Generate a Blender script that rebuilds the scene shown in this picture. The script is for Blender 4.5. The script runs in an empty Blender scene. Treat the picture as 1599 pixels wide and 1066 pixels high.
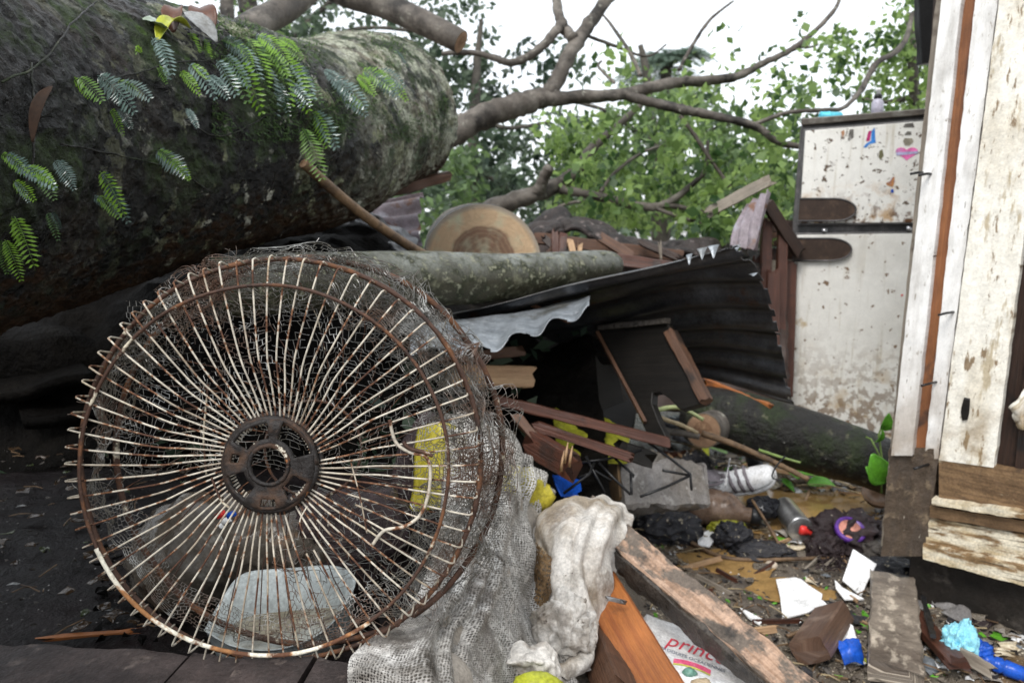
import bpy, bmesh, math, random
import numpy as np
from mathutils import Vector, Matrix, noise
from mathutils.bvhtree import BVHTree

SC = bpy.context.scene
COL = SC.collection
PI = math.pi
# ------------------------------------------------------------------ camera
CAM_Z, PITCH, FPX = 1.1, math.radians(10.0), 1155.0
FWD = Vector((0, math.cos(PITCH), -math.sin(PITCH)))
UPV = Vector((0, math.sin(PITCH), math.cos(PITCH)))
RGT = Vector((1, 0, 0))
CAM = Vector((0, 0, CAM_Z))
cd = bpy.data.cameras.new('camera')
cam = bpy.data.objects.new('camera', cd)
COL.objects.link(cam)
cam.location = CAM
cam.rotation_euler = (PI / 2 - PITCH, 0, 0)
cd.sensor_width = 36
cd.lens = 36 * FPX / 1599
cd.clip_start, cd.clip_end = 0.02, 500
cd.dof.use_dof = True
cd.dof.focus_distance = 0.92
cd.dof.aperture_fstop = 7.5
SC.camera = cam
# ------------------------------------------------------------------ sky, sun, exposure (overcast, rain)
w = bpy.data.worlds.new('World')
SC.world = w
w.use_nodes = True
wn = w.node_tree
wn.nodes.clear()
sky = wn.nodes.new('ShaderNodeTexSky')
sky.sky_type = 'NISHITA'
sky.sun_disc = False
sky.sun_elevation = math.radians(52)
sky.sun_rotation = math.radians(-152)
mx = wn.nodes.new('ShaderNodeMix'); mx.data_type = 'RGBA'
mx.inputs[0].default_value = 0.88
mx.inputs[7].default_value = (8.6, 9.0, 9.4, 1)          # even cloud deck
bg = wn.nodes.new('ShaderNodeBackground'); bg.inputs[1].default_value = 0.092
wo = wn.nodes.new('ShaderNodeOutputWorld')
wn.links.new(sky.outputs[0], mx.inputs[6])
wn.links.new(mx.outputs[2], bg.inputs[0])
wn.links.new(bg.outputs[0], wo.inputs[0])
sd = bpy.data.lights.new('sun', 'SUN'); sd.energy = 1.5; sd.angle = math.radians(24); sd.color = (1, .97, .93)
sun = bpy.data.objects.new('sun', sd); COL.objects.link(sun)
sun.rotation_euler = (math.radians(38), 0, math.radians(-28))
SC.view_settings.view_transform = 'Standard'
SC.view_settings.look = 'None'
SC.view_settings.gamma = 1
SC.view_settings.use_curve_mapping = False
SC.view_settings.exposure = 1.0
SC.render.engine = 'CYCLES'
SC.cycles.max_bounces = 7
SC.cycles.transparent_max_bounces = 10
SC.cycles.use_denoising = True

# ------------------------------------------------------------------ helpers
def V(*a): return Vector(a)
def ray(px, py): return RGT * ((px - 799.5) / FPX) + UPV * ((533 - py) / FPX) + FWD
def P(px, py, d): return CAM + ray(px, py) * d          # a pixel of the photo at a real depth (m)
def PL(px, py, pt, n):
    r = ray(px, py)
    return CAM + r * ((pt - CAM).dot(n) / r.dot(n))
def sst(a, b, x):
    t = min(1, max(0, (x - a) / (b - a)))
    return t * t * (3 - 2 * t)
def H(x, y):
    """height of the mud and rubble ground"""
    h = .29 * (1 - sst(0.1, .52, x)) * (1 - sst(2.1, 3.1, y)) * sst(.8, 1.25, y)
    h += .10 * (1 - sst(-.2, .5, x)) * sst(2.3, 3.0, y)
    if abs(x) < 3 and y < 6:
        p = Vector((x, y, 0))
        h += .020 * noise.noise(p * 4.2) + .010 * noise.noise(p * 13 + V(3, 1, 0)) + .005 * noise.noise(p * 37)
    h -= .045 * math.exp(-(((x - 1.1) / .28) ** 2 + ((y - 2.62) / .17) ** 2))
    h -= .022 * math.exp(-(((x - .83) / .10) ** 2 + ((y - 2.02) / .06) ** 2))
    h -= .018 * math.exp(-(((x - .68) / .15) ** 2 + ((y - 2.2) / .12) ** 2))
    return h
def G(px, py, lift=0.0):
    """where the sight line of a photo pixel meets the ground"""
    r = ray(px, py)
    t = .8
    while t < 12:
        p = CAM + r * t
        if p.z <= H(p.x, p.y): break
        t += .01
    p = CAM + r * t
    return Vector((p.x, p.y, H(p.x, p.y) + lift))

class MB:
    def __init__(s): s.v = []; s.f = []; s.uv = []; s.mi = []; s.sharp = False
    def add(s, vs, fs, uv=None, mi=0):
        o = len(s.v)
        s.v += [tuple(x) for x in vs]
        s.uv += list(uv) if uv else [(x[0], x[1]) for x in vs]
        s.f += [tuple(i + o for i in q) for q in fs]
        s.mi += [mi] * len(fs)
        return s
    def tube(s, pts, r, n=8, cap=True, mi=0, jit=0, seed=0):
        pts = [Vector(p) for p in pts]
        k = len(pts)
        rr = r if isinstance(r, (list, tuple)) else [r] * k
        t0 = (pts[1] - pts[0]).normalized()
        a = t0.orthogonal().normalized()
        vs, uv, fs = [], [], []
        L = 0
        for i in range(k):
            if i == 0: t = t0
            elif i == k - 1: t = pts[i] - pts[i - 1]
            else: t = pts[i + 1] - pts[i - 1]
            t = t.normalized() if t.length > 1e-9 else t0
            a = (a - t * a.dot(t))
            a = a.normalized() if a.length > 1e-6 else t.orthogonal().normalized()
            b = t.cross(a)
            if i: L += (pts[i] - pts[i - 1]).length
            for j in range(n):
                an = 2 * PI * j / n
                dirn = a * math.cos(an) + b * math.sin(an)
                q = rr[i]
                if jit: q *= 1 + jit * noise.noise(pts[i] * 6 / max(.02, rr[i] * 6) + dirn * 1.5 + V(seed, 0, 0))
                vs.append(pts[i] + dirn * q)
                uv.append((L, rr[0] * an))
        for i in range(k - 1):
            for j in range(n):
                j2 = (j + 1) % n
                fs.append((i * n + j, i * n + j2, (i + 1) * n + j2, (i + 1) * n + j))
        if cap:
            fs.append(tuple(range(n - 1, -1, -1)))
            fs.append(tuple((k - 1) * n + j for j in range(n)))
        return s.add(vs, fs, uv, mi)
    def lathe(s, p0, p1, prof, n=24, mi=0, squash=1):
        p0, p1 = Vector(p0), Vector(p1)
        ax = (p1 - p0); L = ax.length; ax.normalize()
        a = ax.orthogonal().normalized()
        z = V(0, 0, 1)
        if abs(ax.z) < .9: a = (z - ax * z.dot(ax)).normalized()
        b = ax.cross(a)
        vs, fs, uv = [], [], []
        for (t, r) in prof:
            for j in range(n):
                an = 2 * PI * j / n
                vs.append(p0 + ax * (t * L) + (a * (math.cos(an) * squash) + b * math.sin(an)) * r)
                uv.append((t * L, an * .05))
        k = len(prof)
        for i in range(k - 1):
            for j in range(n):
                j2 = (j + 1) % n
                fs.append((i * n + j, i * n + j2, (i + 1) * n + j2, (i + 1) * n + j))
        if prof[0][1] > 1e-5: fs.append(tuple(range(n - 1, -1, -1)))
        if prof[-1][1] > 1e-5: fs.append(tuple((k - 1) * n + j for j in range(n)))
        return s.add(vs, fs, uv, mi)
    def box(s, c, ax, mi=0):
        c = Vector(c); x, y, z = [Vector(q) for q in ax]
        vs = [c + x * i + y * j + z * k for i in (-1, 1) for j in (-1, 1) for k in (-1, 1)]
        fs = [(0, 1, 3, 2), (4, 6, 7, 5), (0, 4, 5, 1), (2, 3, 7, 6), (0, 2, 6, 4), (1, 5, 7, 3)]
        return s.add(vs, fs, None, mi)
    def build(s, name, mats, parent=None, smooth=True, origin=None, kind=None):
        me = bpy.data.meshes.new(name)
        if parent is not None: off = wloc(parent)
        elif origin is not None: off = Vector(origin)
        else:
            a = np.array(s.v); off = Vector((a[:, 0].mean(), a[:, 1].mean(), a[:, 2].min()))
        o3 = np.array(s.v, dtype=float) - np.array(off)
        me.from_pydata([tuple(q) for q in o3], [], s.f)
        ul = me.uv_layers.new(name='UVMap')
        li = np.empty(len(me.loops), dtype=np.int32); me.loops.foreach_get('vertex_index', li)
        ul.data.foreach_set('uv', np.array(s.uv, dtype=np.float32)[li].ravel())
        for m in (mats if isinstance(mats, (list, tuple)) else [mats]): me.materials.append(m)
        me.polygons.foreach_set('material_index', s.mi)
        me.polygons.foreach_set('use_smooth', [smooth] * len(s.f))
        me.update()
        if s.sharp and smooth: me.set_sharp_from_angle(angle=math.radians(28))
        o = bpy.data.objects.new(name, me)
        COL.objects.link(o)
        if parent is not None: o.parent = parent
        else: o.location = off
        o['wl'] = tuple(off)
        if kind: o['kind'] = kind
        return o
def wloc(o): return Vector(o['wl'])
def T(name, label, cat, loc, group=None):
    o = bpy.data.objects.new(name, None)
    COL.objects.link(o)
    o.empty_display_size = .05
    o.location = loc; o['wl'] = tuple(loc)
    return tag(o, label, cat, group)
def tag(o, label, cat, group=None, kind=None):
    if label: o['label'] = label
    if cat: o['category'] = cat
    if group: o['group'] = group
    if kind: o['kind'] = kind
    return o
def bevel(o, wd=.003, seg=2):
    m = o.modifiers.new('bevel', 'BEVEL'); m.width = wd; m.segments = seg; m.limit_method = 'ANGLE'
    m.angle_limit = math.radians(40)
    return o
def crom(pts, n):
    """smooth curve through the points, n samples; items may be tuples or Vectors"""
    pts = [tuple(p) for p in pts]
    k = len(pts)
    out = []
    for i in range(n):
        t = i / (n - 1) * (k - 1)
        a = min(int(t), k - 2); u = t - a
        q = [pts[max(0, a - 1)], pts[a], pts[a + 1], pts[min(k - 1, a + 2)]]
        out.append(tuple(.5 * (2 * q[1][c] + (q[2][c] - q[0][c]) * u + (2 * q[0][c] - 5 * q[1][c] + 4 * q[2][c] - q[3][c]) * u * u
                               + (3 * q[1][c] - q[0][c] - 3 * q[2][c] + q[3][c]) * u ** 3) for c in range(len(q[0]))))
    return out
def sheet(mb, rows, nu, nv, thick=.003, disp=None, mi=0, drop=None):
    """smooth sheet through a grid of control points, with thickness; disp(u,v,p) moves along the normal"""
    rows = [[Vector(p) for p in r] for r in rows]
    fine = [crom(r, nu) for r in rows]
    cols = [crom([fine[i][j] for i in range(len(rows))], nv) for j in range(nu)]
    g = np.array([[cols[j][i] for j in range(nu)] for i in range(nv)])
    du = np.gradient(g, axis=1); dv = np.gradient(g, axis=0)
    nn = np.cross(du, dv); nn /= np.maximum(1e-9, np.linalg.norm(nn, axis=2, keepdims=True))
    if disp:
        for i in range(nv):
            for j in range(nu):
                g[i, j] += nn[i, j] * disp(j / (nu - 1), i / (nv - 1), Vector(g[i, j]))
        du = np.gradient(g, axis=1); dv = np.gradient(g, axis=0)
        nn = np.cross(du, dv); nn /= np.maximum(1e-9, np.linalg.norm(nn, axis=2, keepdims=True))
    lu = np.linalg.norm(g[nv // 2, 1:] - g[nv // 2, :-1], axis=1).sum(); lv = np.linalg.norm(g[1:, nu // 2] - g[:-1, nu // 2], axis=1).sum()
    vs = list(g.reshape(-1, 3)) + list((g - nn * thick).reshape(-1, 3))
    uv = [(j / (nu - 1) * lu, i / (nv - 1) * lv) for i in range(nv) for j in range(nu)] * 2
    N = nu * nv
    fs = []
    keep = lambda i, j: not (drop and drop((j + .5) / (nu - 1), (i + .5) / (nv - 1)))
    for i in range(nv - 1):
        for j in range(nu - 1):
            if not keep(i, j): continue
            a = i * nu + j
            fs.append((a, a + 1, a + nu + 1, a + nu))
            fs.append((N + a, N + a + nu, N + a + nu + 1, N + a + 1))
            for (di, dj, e0, e1) in ((-1, 0, a + 1, a), (1, 0, a + nu, a + nu + 1), (0, -1, a, a + nu), (0, 1, a + nu + 1, a + 1)):
                ii, jj = i + di, j + dj
                if ii < 0 or jj < 0 or ii >= nv - 1 or jj >= nu - 1 or not keep(ii, jj):
                    fs.append((e0, e1, N + e1, N + e0))
    return mb.add(vs, fs, uv, mi)
def board(mb, p0, p1, wd, th, side, mi=0, rough=.003, jag=.0, seed=0, nl=14):
    """a sawn board from p0 to p1; side = direction of its width"""
    mb.sharp = True
    p0, p1 = Vector(p0), Vector(p1)
    ax = (p1 - p0); L = ax.length; ax.normalize()
    s = Vector(side); s = (s - ax * s.dot(ax)).normalized()
    u = ax.cross(s)
    rg = random.Random(seed)
    c = min(wd, th) * .08
    hw, ht = wd / 2, th / 2
    ring = []
    for (sx, sy) in ((1, 1), (-1, 1), (-1, -1), (1, -1)):
        A, B = (hw * sx, (ht - c) * sy), ((hw - c) * sx, ht * sy)
        ring += [A, B] if sx * sy > 0 else [B, A]
    # mid points for irregular faces
    full = []
    for k in range(8):
        a, b = ring[k], ring[(k + 1) % 8]
        full.append(a)
        if k % 2: 
            full.append((a[0] * .67 + b[0] * .33, a[1] * .67 + b[1] * .33)); full.append((a[0] * .33 + b[0] * .67, a[1] * .33 + b[1] * .67))
    n = len(full)
    e0 = [rg.uniform(-1, 1) * jag for _ in full]; e1 = [rg.uniform(-1, 1) * jag for _ in full]
    vs, uv, fs = [], [], []
    for i in range(nl + 1):
        t = i / nl
        for k, (x, y) in enumerate(full):
            off = (e0[k] * max(0, 1 - t * 5) + e1[k] * max(0, 1 - (1 - t) * 5))
            q = p0 + ax * (t * L + off) + s * x + u * y
            nz = noise.noise(q * 14 + V(seed, 0, 0)) * rough + noise.noise(q * 55) * rough * .5
            d = (s * x + u * y).normalized()
            vs.append(q + d * nz); uv.append((t * L, k / n * 2 * (wd + th)))
    for i in range(nl):
        for k in range(n):
            k2 = (k + 1) % n
            fs.append((i * n + k, i * n + k2, (i + 1) * n + k2, (i + 1) * n + k))
    fs.append(tuple(range(n - 1, -1, -1))); fs.append(tuple(nl * n + k for k in range(n)))
    return mb.add(vs, fs, uv, mi)
def lump(mb, c, size, seed, amp=.3, fold=0, n=3, mi=0, rot=None):
    """crumpled blob, e.g. balled cloth"""
    bm = bmesh.new()
    bmesh.ops.create_icosphere(bm, subdivisions=n, radius=1)
    vs = []
    o = V(seed * 7.1, seed * 3.3, seed)
    for v in bm.verts:
        p = v.co.copy()
        d = 1 + amp * noise.noise(p * 1.3 + o) + amp * .5 * noise.noise(p * 3 + o)
        if fold: d += fold * (1 - 2 * abs(noise.noise(p * 2.6 + o * 2))) * .5 - fold * .25 * abs(noise.noise(p * 6 + o))
        q = Vector((p.x * size[0] * d, p.y * size[1] * d, p.z * size[2] * d))
        if rot: q = rot @ q
        vs.append(Vector(c) + q)
    fs = [tuple(v.index for v in f.verts) for f in bm.faces]
    bm.free()
    return mb.add(vs, fs, [(v[0], v[2]) for v in vs], mi)
def panel(name, px, plane, off, thick, mat, parent, bev=.003, smooth=False):
    """flat panel with the outline px (photo pixels) on a real plane (point, normal), thickness backwards"""
    pt, n = plane
    f = [PL(x, y, pt + n * off, n) for (x, y) in px]
    b = [q - n * thick for q in f]
    k = len(f)
    mb = MB()
    a = f[1] - f[0]; a = a.normalized(); b2 = n.cross(a)
    lo = min((q - f[0]).dot(b2) for q in f)
    uv = [((q - f[0]).dot(a), (q - f[0]).dot(b2) - lo) for q in f + b]
    fs = [tuple(range(k)), tuple(range(2 * k - 1, k - 1, -1))] + [(i, i + k, (i + 1) % k + k, (i + 1) % k) for i in range(k)]
    nf = (f[1] - f[0]).cross(f[2] - f[1])
    if nf.dot(n) < 0: fs = [q[::-1] for q in fs]
    mb.add(f + b, fs, uv)
    o = mb.build(name, mat, parent, smooth=smooth) if parent is not None else mb.build(name, mat, smooth=smooth)
    return bevel(o, bev) if bev else o

# ------------------------------------------------------------------ materials
def lk(nt, a, b): nt.links.new(a, b)
def M(name, base, layers=(), rough=.6, bump=.3, bscale=60, bst=(1, 1, 1), spec=.28, metal=0, src='Object', alpha=None, trans=0, bdist=.004, coat=0, bdetail=6, grain=.35, gscale=1):
    m = bpy.data.materials.new(name); m.use_nodes = True
    nt = m.node_tree; nt.nodes.clear()
    out = nt.nodes.new('ShaderNodeOutputMaterial')
    b = nt.nodes.new('ShaderNodeBsdfPrincipled')
    lk(nt, b.outputs[0], out.inputs[0])
    tc = nt.nodes.new('ShaderNodeTexCoord'); oi = nt.nodes.new('ShaderNodeObjectInfo')
    mu = nt.nodes.new('ShaderNodeMath'); mu.operation = 'MULTIPLY'; mu.inputs[1].default_value = 17.3
    lk(nt, oi.outputs['Random'], mu.inputs[0])
    ad = nt.nodes.new('ShaderNodeVectorMath'); ad.operation = 'ADD'
    lk(nt, tc.outputs[src], ad.inputs[0]); lk(nt, mu.outputs[0], ad.inputs[1])
    sep = nt.nodes.new('ShaderNodeSeparateXYZ'); lk(nt, tc.outputs['UV'], sep.inputs[0])
    geo = nt.nodes.new('ShaderNodeNewGeometry'); sg = nt.nodes.new('ShaderNodeSeparateXYZ'); lk(nt, geo.outputs['Normal'], sg.inputs[0])
    def nz(scale, st, detail=5, dist=0, voro=False):
        v = ad.outputs[0]
        if st != (1, 1, 1):
            q = nt.nodes.new('ShaderNodeVectorMath'); q.operation = 'MULTIPLY'; q.inputs[1].default_value = st
            lk(nt, v, q.inputs[0]); v = q.outputs[0]
        if voro:
            t = nt.nodes.new('ShaderNodeTexVoronoi'); t.inputs['Scale'].default_value = scale
            lk(nt, v, t.inputs['Vector']); return t.outputs['Distance']
        t = nt.nodes.new('ShaderNodeTexNoise'); t.inputs['Scale'].default_value = scale
        t.inputs['Detail'].default_value = detail; t.inputs['Roughness'].default_value = .62; t.inputs['Distortion'].default_value = dist
        lk(nt, v, t.inputs['Vector'])
        return t.outputs[0]
    def mr(x, lo, hi):
        q = nt.nodes.new('ShaderNodeMapRange'); q.inputs[1].default_value = lo; q.inputs[2].default_value = hi
        lk(nt, x, q.inputs[0]); return q.outputs[0]
    col = None; rg = None
    for L in layers:
        k = L.get('k', 'noise')
        f = mr(nz(L.get('s', 8), L.get('st', (1, 1, 1)), L.get('d', 5), L.get('dist', 0), k == 'voro'), L['lo'], L['hi'])
        if 'gate' in L:
            ch, lo, hi, am = L['gate']
            g = {'u': sep.outputs[0], 'v': sep.outputs[1], 'nz': sg.outputs[2]}[ch]
            a2 = nt.nodes.new('ShaderNodeMath'); a2.operation = 'MULTIPLY_ADD'; a2.inputs[1].default_value = am
            lk(nt, nz(L.get('gs', 5), (1, 1, 1)), a2.inputs[0]); lk(nt, g, a2.inputs[2])
            g2 = mr(a2.outputs[0], lo, hi)
            m2 = nt.nodes.new('ShaderNodeMath'); m2.operation = 'MULTIPLY'; lk(nt, f, m2.inputs[0]); lk(nt, g2, m2.inputs[1]); f = m2.outputs[0]
        mxn = nt.nodes.new('ShaderNodeMix'); mxn.data_type = 'RGBA'
        lk(nt, f, mxn.inputs[0])
        if col: lk(nt, col, mxn.inputs[6])
        else: mxn.inputs[6].default_value = (*base, 1)
        mxn.inputs[7].default_value = (*L['c'], 1)
        col = mxn.outputs[2]
        r = L.get('r')
        if r is not None or rg:
            q = nt.nodes.new('ShaderNodeMix'); q.data_type = 'FLOAT'
            if r is not None: lk(nt, f, q.inputs[0])
            else: q.inputs[0].default_value = 0
            if rg: lk(nt, rg, q.inputs[2])
            else: q.inputs[2].default_value = rough
            q.inputs[3].default_value = r if r is not None else 0
            rg = q.outputs[0]
    if grain:
        g1 = nz(190 * gscale, bst if src == 'UV' else (1, 1, 1), 3); g2 = nz(26 * gscale, (1, 1, 1), 8)
        gm = nt.nodes.new('ShaderNodeMath'); gm.operation = 'ADD'; lk(nt, g1, gm.inputs[0]); lk(nt, g2, gm.inputs[1])
        q = nt.nodes.new('ShaderNodeMapRange'); q.inputs[1].default_value = .75; q.inputs[2].default_value = 1.25; q.inputs[3].default_value = 1 - grain; q.inputs[4].default_value = 1 + grain * .8
        lk(nt, gm.outputs[0], q.inputs[0])
        gx_ = nt.nodes.new('ShaderNodeMix'); gx_.data_type = 'RGBA'; gx_.blend_type = 'MULTIPLY'; gx_.inputs[0].default_value = 1
        if col: lk(nt, col, gx_.inputs[6])
        else: gx_.inputs[6].default_value = (*base, 1)
        lk(nt, q.outputs[0], gx_.inputs[7]); col = gx_.outputs[2]
    if col: lk(nt, col, b.inputs['Base Color'])
    else: b.inputs['Base Color'].default_value = (*base, 1)
    if rg: lk(nt, rg, b.inputs['Roughness'])
    else: b.inputs['Roughness'].default_value = rough
    b.inputs['Metallic'].default_value = metal
    b.inputs['Specular IOR Level'].default_value = spec
    if coat: b.inputs['Coat Weight'].default_value = coat; b.inputs['Coat Roughness'].default_value = .12
    if trans: b.inputs['Transmission Weight'].default_value = trans
    if bump:
        bp = nt.nodes.new('ShaderNodeBump'); bp.inputs['Strength'].default_value = bump; bp.inputs['Distance'].default_value = bdist
        lk(nt, nz(bscale, bst, bdetail), bp.inputs['Height']); lk(nt, bp.outputs[0], b.inputs['Normal'])
    if alpha:   # alpha = (cell scale, lo, hi): round holes between threads, in the sheet's own metres
        vo = nt.nodes.new('ShaderNodeTexVoronoi'); vo.inputs['Scale'].default_value = alpha[0]; vo.inputs['Randomness'].default_value = .35
        lk(nt, tc.outputs['UV'], vo.inputs['Vector'])
        a1 = mr(vo.outputs['Distance'], alpha[1], alpha[2])
        # solid flower motifs among the open mesh
        n2 = nt.nodes.new('ShaderNodeTexNoise'); n2.inputs['Scale'].default_value = 34; n2.inputs['Detail'].default_value = 4; lk(nt, tc.outputs['UV'], n2.inputs['Vector'])
        mm = nt.nodes.new('ShaderNodeMath'); mm.operation = 'MAXIMUM'
        lk(nt, a1, mm.inputs[0]); lk(nt, mr(n2.outputs[0], .58, .64), mm.inputs[1]); lk(nt, mm.outputs[0], b.inputs['Alpha'])
    return m
def LEAF(name, dark, lite, rough=.45, tl=.35):
    m = bpy.data.materials.new(name); m.use_nodes = True
    nt = m.node_tree; b = nt.nodes['Principled BSDF']; out = nt.nodes['Material Output']
    at = nt.nodes.new('ShaderNodeAttribute'); at.attribute_name = 'tone'
    mxn = nt.nodes.new('ShaderNodeMix'); mxn.data_type = 'RGBA'
    mxn.inputs[6].default_value = (*dark, 1); mxn.inputs[7].default_value = (*lite, 1)
    lk(nt, at.outputs['Fac'], mxn.inputs[0])
    lk(nt, mxn.outputs[2], b.inputs['Base Color'])
    b.inputs['Roughness'].default_value = rough
    tr = nt.nodes.new('ShaderNodeBsdfTranslucent')
    hs = nt.nodes.new('ShaderNodeHueSaturation'); hs.inputs['Value'].default_value = 1.7; hs.inputs['Hue'].default_value = .485
    lk(nt, mxn.outputs[2], hs.inputs['Color']); lk(nt, hs.outputs[0], tr.inputs[0])
    ms = nt.nodes.new('ShaderNodeMixShader'); ms.inputs[0].default_value = tl
    lk(nt, b.outputs[0], ms.inputs[1]); lk(nt, tr.outputs[0], ms.inputs[2]); lk(nt, ms.outputs[0], out.inputs[0])
    return m
def RINGS(name, sap, heart, bark, hx=.1, hy=-.35):
    """sawn end of a log: rings about a pith, darker heartwood, pale sap edge (UV runs -1..1 over the face)"""
    m = bpy.data.materials.new(name); m.use_nodes = True
    nt = m.node_tree; b = nt.nodes['Principled BSDF']
    tc = nt.nodes.new('ShaderNodeTexCoord')
    no = nt.nodes.new('ShaderNodeTexNoise'); no.inputs['Scale'].default_value = 2.2; no.inputs['Detail'].default_value = 6
    lk(nt, tc.outputs['UV'], no.inputs['Vector'])
    sc = nt.nodes.new('ShaderNodeVectorMath'); sc.operation = 'SCALE'; sc.inputs[3].default_value = .22; lk(nt, no.outputs[1], sc.inputs[0])
    ad = nt.nodes.new('ShaderNodeVectorMath'); ad.operation = 'ADD'; lk(nt, tc.outputs['UV'], ad.inputs[0]); lk(nt, sc.outputs[0], ad.inputs[1])
    su = nt.nodes.new('ShaderNodeVectorMath'); su.operation = 'SUBTRACT'; su.inputs[1].default_value = (hx + .11, hy + .11, .11); lk(nt, ad.outputs[0], su.inputs[0])
    ln = nt.nodes.new('ShaderNodeVectorMath'); ln.operation = 'LENGTH'; lk(nt, su.outputs[0], ln.inputs[0])
    def mr(x, lo, hi):
        q = nt.nodes.new('ShaderNodeMapRange'); q.inputs[1].default_value = lo; q.inputs[2].default_value = hi; lk(nt, x, q.inputs[0]); return q.outputs[0]
    def mix(f, a, c):
        q = nt.nodes.new('ShaderNodeMix'); q.data_type = 'RGBA'; lk(nt, f, q.inputs[0])
        if isinstance(a, tuple): q.inputs[6].default_value = (*a, 1)
        else: lk(nt, a, q.inputs[6])
        q.inputs[7].default_value = (*c, 1); return q.outputs[2]
    col = mix(mr(ln.outputs['Value'], .55, .50), sap, heart)
    sn = nt.nodes.new('ShaderNodeMath'); sn.operation = 'MULTIPLY'; sn.inputs[1].default_value = 70; lk(nt, ln.outputs['Value'], sn.inputs[0])
    s2 = nt.nodes.new('ShaderNodeMath'); s2.operation = 'SINE'; lk(nt, sn.outputs[0], s2.inputs[0])
    r2 = nt.nodes.new('ShaderNodeMath'); r2.operation = 'MULTIPLY'; lk(nt, mr(s2.outputs[0], .2, 1.6), r2.inputs[0])
    n3 = nt.nodes.new('ShaderNodeTexNoise'); n3.inputs['Scale'].default_value = 4; lk(nt, tc.outputs['UV'], n3.inputs['Vector'])
    lk(nt, n3.outputs[0], r2.inputs[1])
    col = mix(r2.outputs[0], col, tuple(c * .87 for c in sap))
    no2 = nt.nodes.new('ShaderNodeTexNoise'); no2.inputs['Scale'].default_value = 3; no2.inputs['Detail'].default_value = 9; lk(nt, ad.outputs[0], no2.inputs['Vector'])
    col = mix(mr(no2.outputs[0], .5, .8), col, tuple(min(.8, c * 1.5) for c in sap))
    l2 = nt.nodes.new('ShaderNodeVectorMath'); l2.operation = 'LENGTH'; lk(nt, tc.outputs['UV'], l2.inputs[0])
    col = mix(mr(l2.outputs['Value'], .90, .97), col, bark)
    lk(nt, col, b.inputs['Base Color']); b.inputs['Roughness'].default_value = .6; b.inputs['Specular IOR Level'].default_value = .25
    bp = nt.nodes.new('ShaderNodeBump'); bp.inputs['Strength'].default_value = .9; bp.inputs['Distance'].default_value = .02
    n4 = nt.nodes.new('ShaderNodeTexNoise'); n4.inputs['Scale'].default_value = 14; n4.inputs['Detail'].default_value = 8
    mp = nt.nodes.new('ShaderNodeMapping'); mp.inputs['Scale'].default_value = (1, 9, 1); mp.inputs['Rotation'].default_value = (0, 0, .35)
    lk(nt, tc.outputs['UV'], mp.inputs[0]); lk(nt, mp.outputs[0], n4.inputs['Vector']); lk(nt, n4.outputs[0], bp.inputs['Height']); lk(nt, bp.outputs[0], b.inputs['Normal'])
    return m

UL = 2.25   # metres of bark along the great trunk, counted to its sawn end
BARK_BIG = M('wet_mossy_bark', (.0045, .0038, .0032), [
    dict(c=(.016, .011, .007), s=6.0, lo=.48, hi=.62, r=.4),
    dict(c=(.048, .024, .011), s=5.0, lo=.42, hi=.60, r=.6, gate=('nz', -.35, -.75, .3)),
    dict(c=(.17, .155, .115), s=7, lo=.43, hi=.53, r=.75, gate=('u', UL - .62, UL - .30, .5), gs=3),
    dict(c=(.36, .37, .285), s=13, lo=.435, hi=.51, r=.75, gate=('u', UL - .62, UL - .25, .5), gs=3),
    dict(c=(.15, .20, .13), s=6, lo=.55, hi=.64, r=.75, gate=('u', UL - .62, UL - .25, .5), gs=3),
    dict(c=(.20, .21, .13), s=11, lo=.575, hi=.61, r=.7, gate=('u', UL - 1.6, UL - .9, .6)),
    dict(c=(.33, .33, .28), s=19, lo=.61, hi=.64, r=.7, gate=('u', UL - 1.6, UL - .9, .6)),
    dict(c=(.045, .035, .025), s=12, lo=.56, hi=.66, r=.55, gate=('u', UL - .7, UL - .3, .3)),
    dict(c=(.020, .034, .008), s=8, lo=.49, hi=.58, r=.6, gate=('nz', -.6, .3, .5)),
    dict(c=(.045, .085, .012), s=16, lo=.62, hi=.70, r=.7, gate=('nz', .0, .5, .4)),
    dict(c=(.055, .028, .012), s=6, lo=.38, hi=.5, r=.6, gate=('nz', -.42, -.70, .25)),
    ], rough=.26, bump=1, bscale=38, bdist=.035, spec=.30, bst=(1, 1, 1), grain=.65, gscale=.8, bdetail=9)
BARK_LOG = M('grey_log_bark', (.040, .037, .022), [
    dict(c=(.17, .18, .16), s=7, lo=.3, hi=.6, r=.4, gate=('nz', .1, .75, .4)),
    dict(c=(.022, .025, .011), s=30, lo=.48, hi=.60, r=.6),
    dict(c=(.20, .20, .14), s=60, lo=.55, hi=.66), dict(c=(.13, .13, .085), s=12, lo=.58, hi=.68),
    dict(c=(.40, .17, .06), s=7, lo=.68, hi=.71, st=(2, 1, 1)),
    ], rough=.42, bump=.8, bscale=60, bdist=.006)
BARK_DARK = M('black_mossy_bark', (.010, .009, .007), [
    dict(c=(.016, .024, .007), s=9, lo=.48, hi=.62, r=.6), dict(c=(.06, .06, .035), s=26, lo=.60, hi=.68), dict(c=(.42, .40, .36), s=45, lo=.70, hi=.73)],
    rough=.42, bump=1, bscale=45, bdist=.014, spec=.3, grain=.6)
BARK_LIMB = M('grey_limb_bark', (.075, .063, .052), [
    dict(c=(.17, .15, .128), s=4, lo=.45, hi=.65), dict(c=(.020, .017, .014), s=6, lo=.50, hi=.64), dict(c=(.26, .25, .21), s=22, lo=.62, hi=.7)],
    rough=.6, bump=.6, bscale=30, bdist=.006)
BARK_FAR = M('far_bark', (.10, .09, .075), [dict(c=(.05, .045, .04), s=5, lo=.45, hi=.65)], rough=.8, bump=.3)
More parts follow.
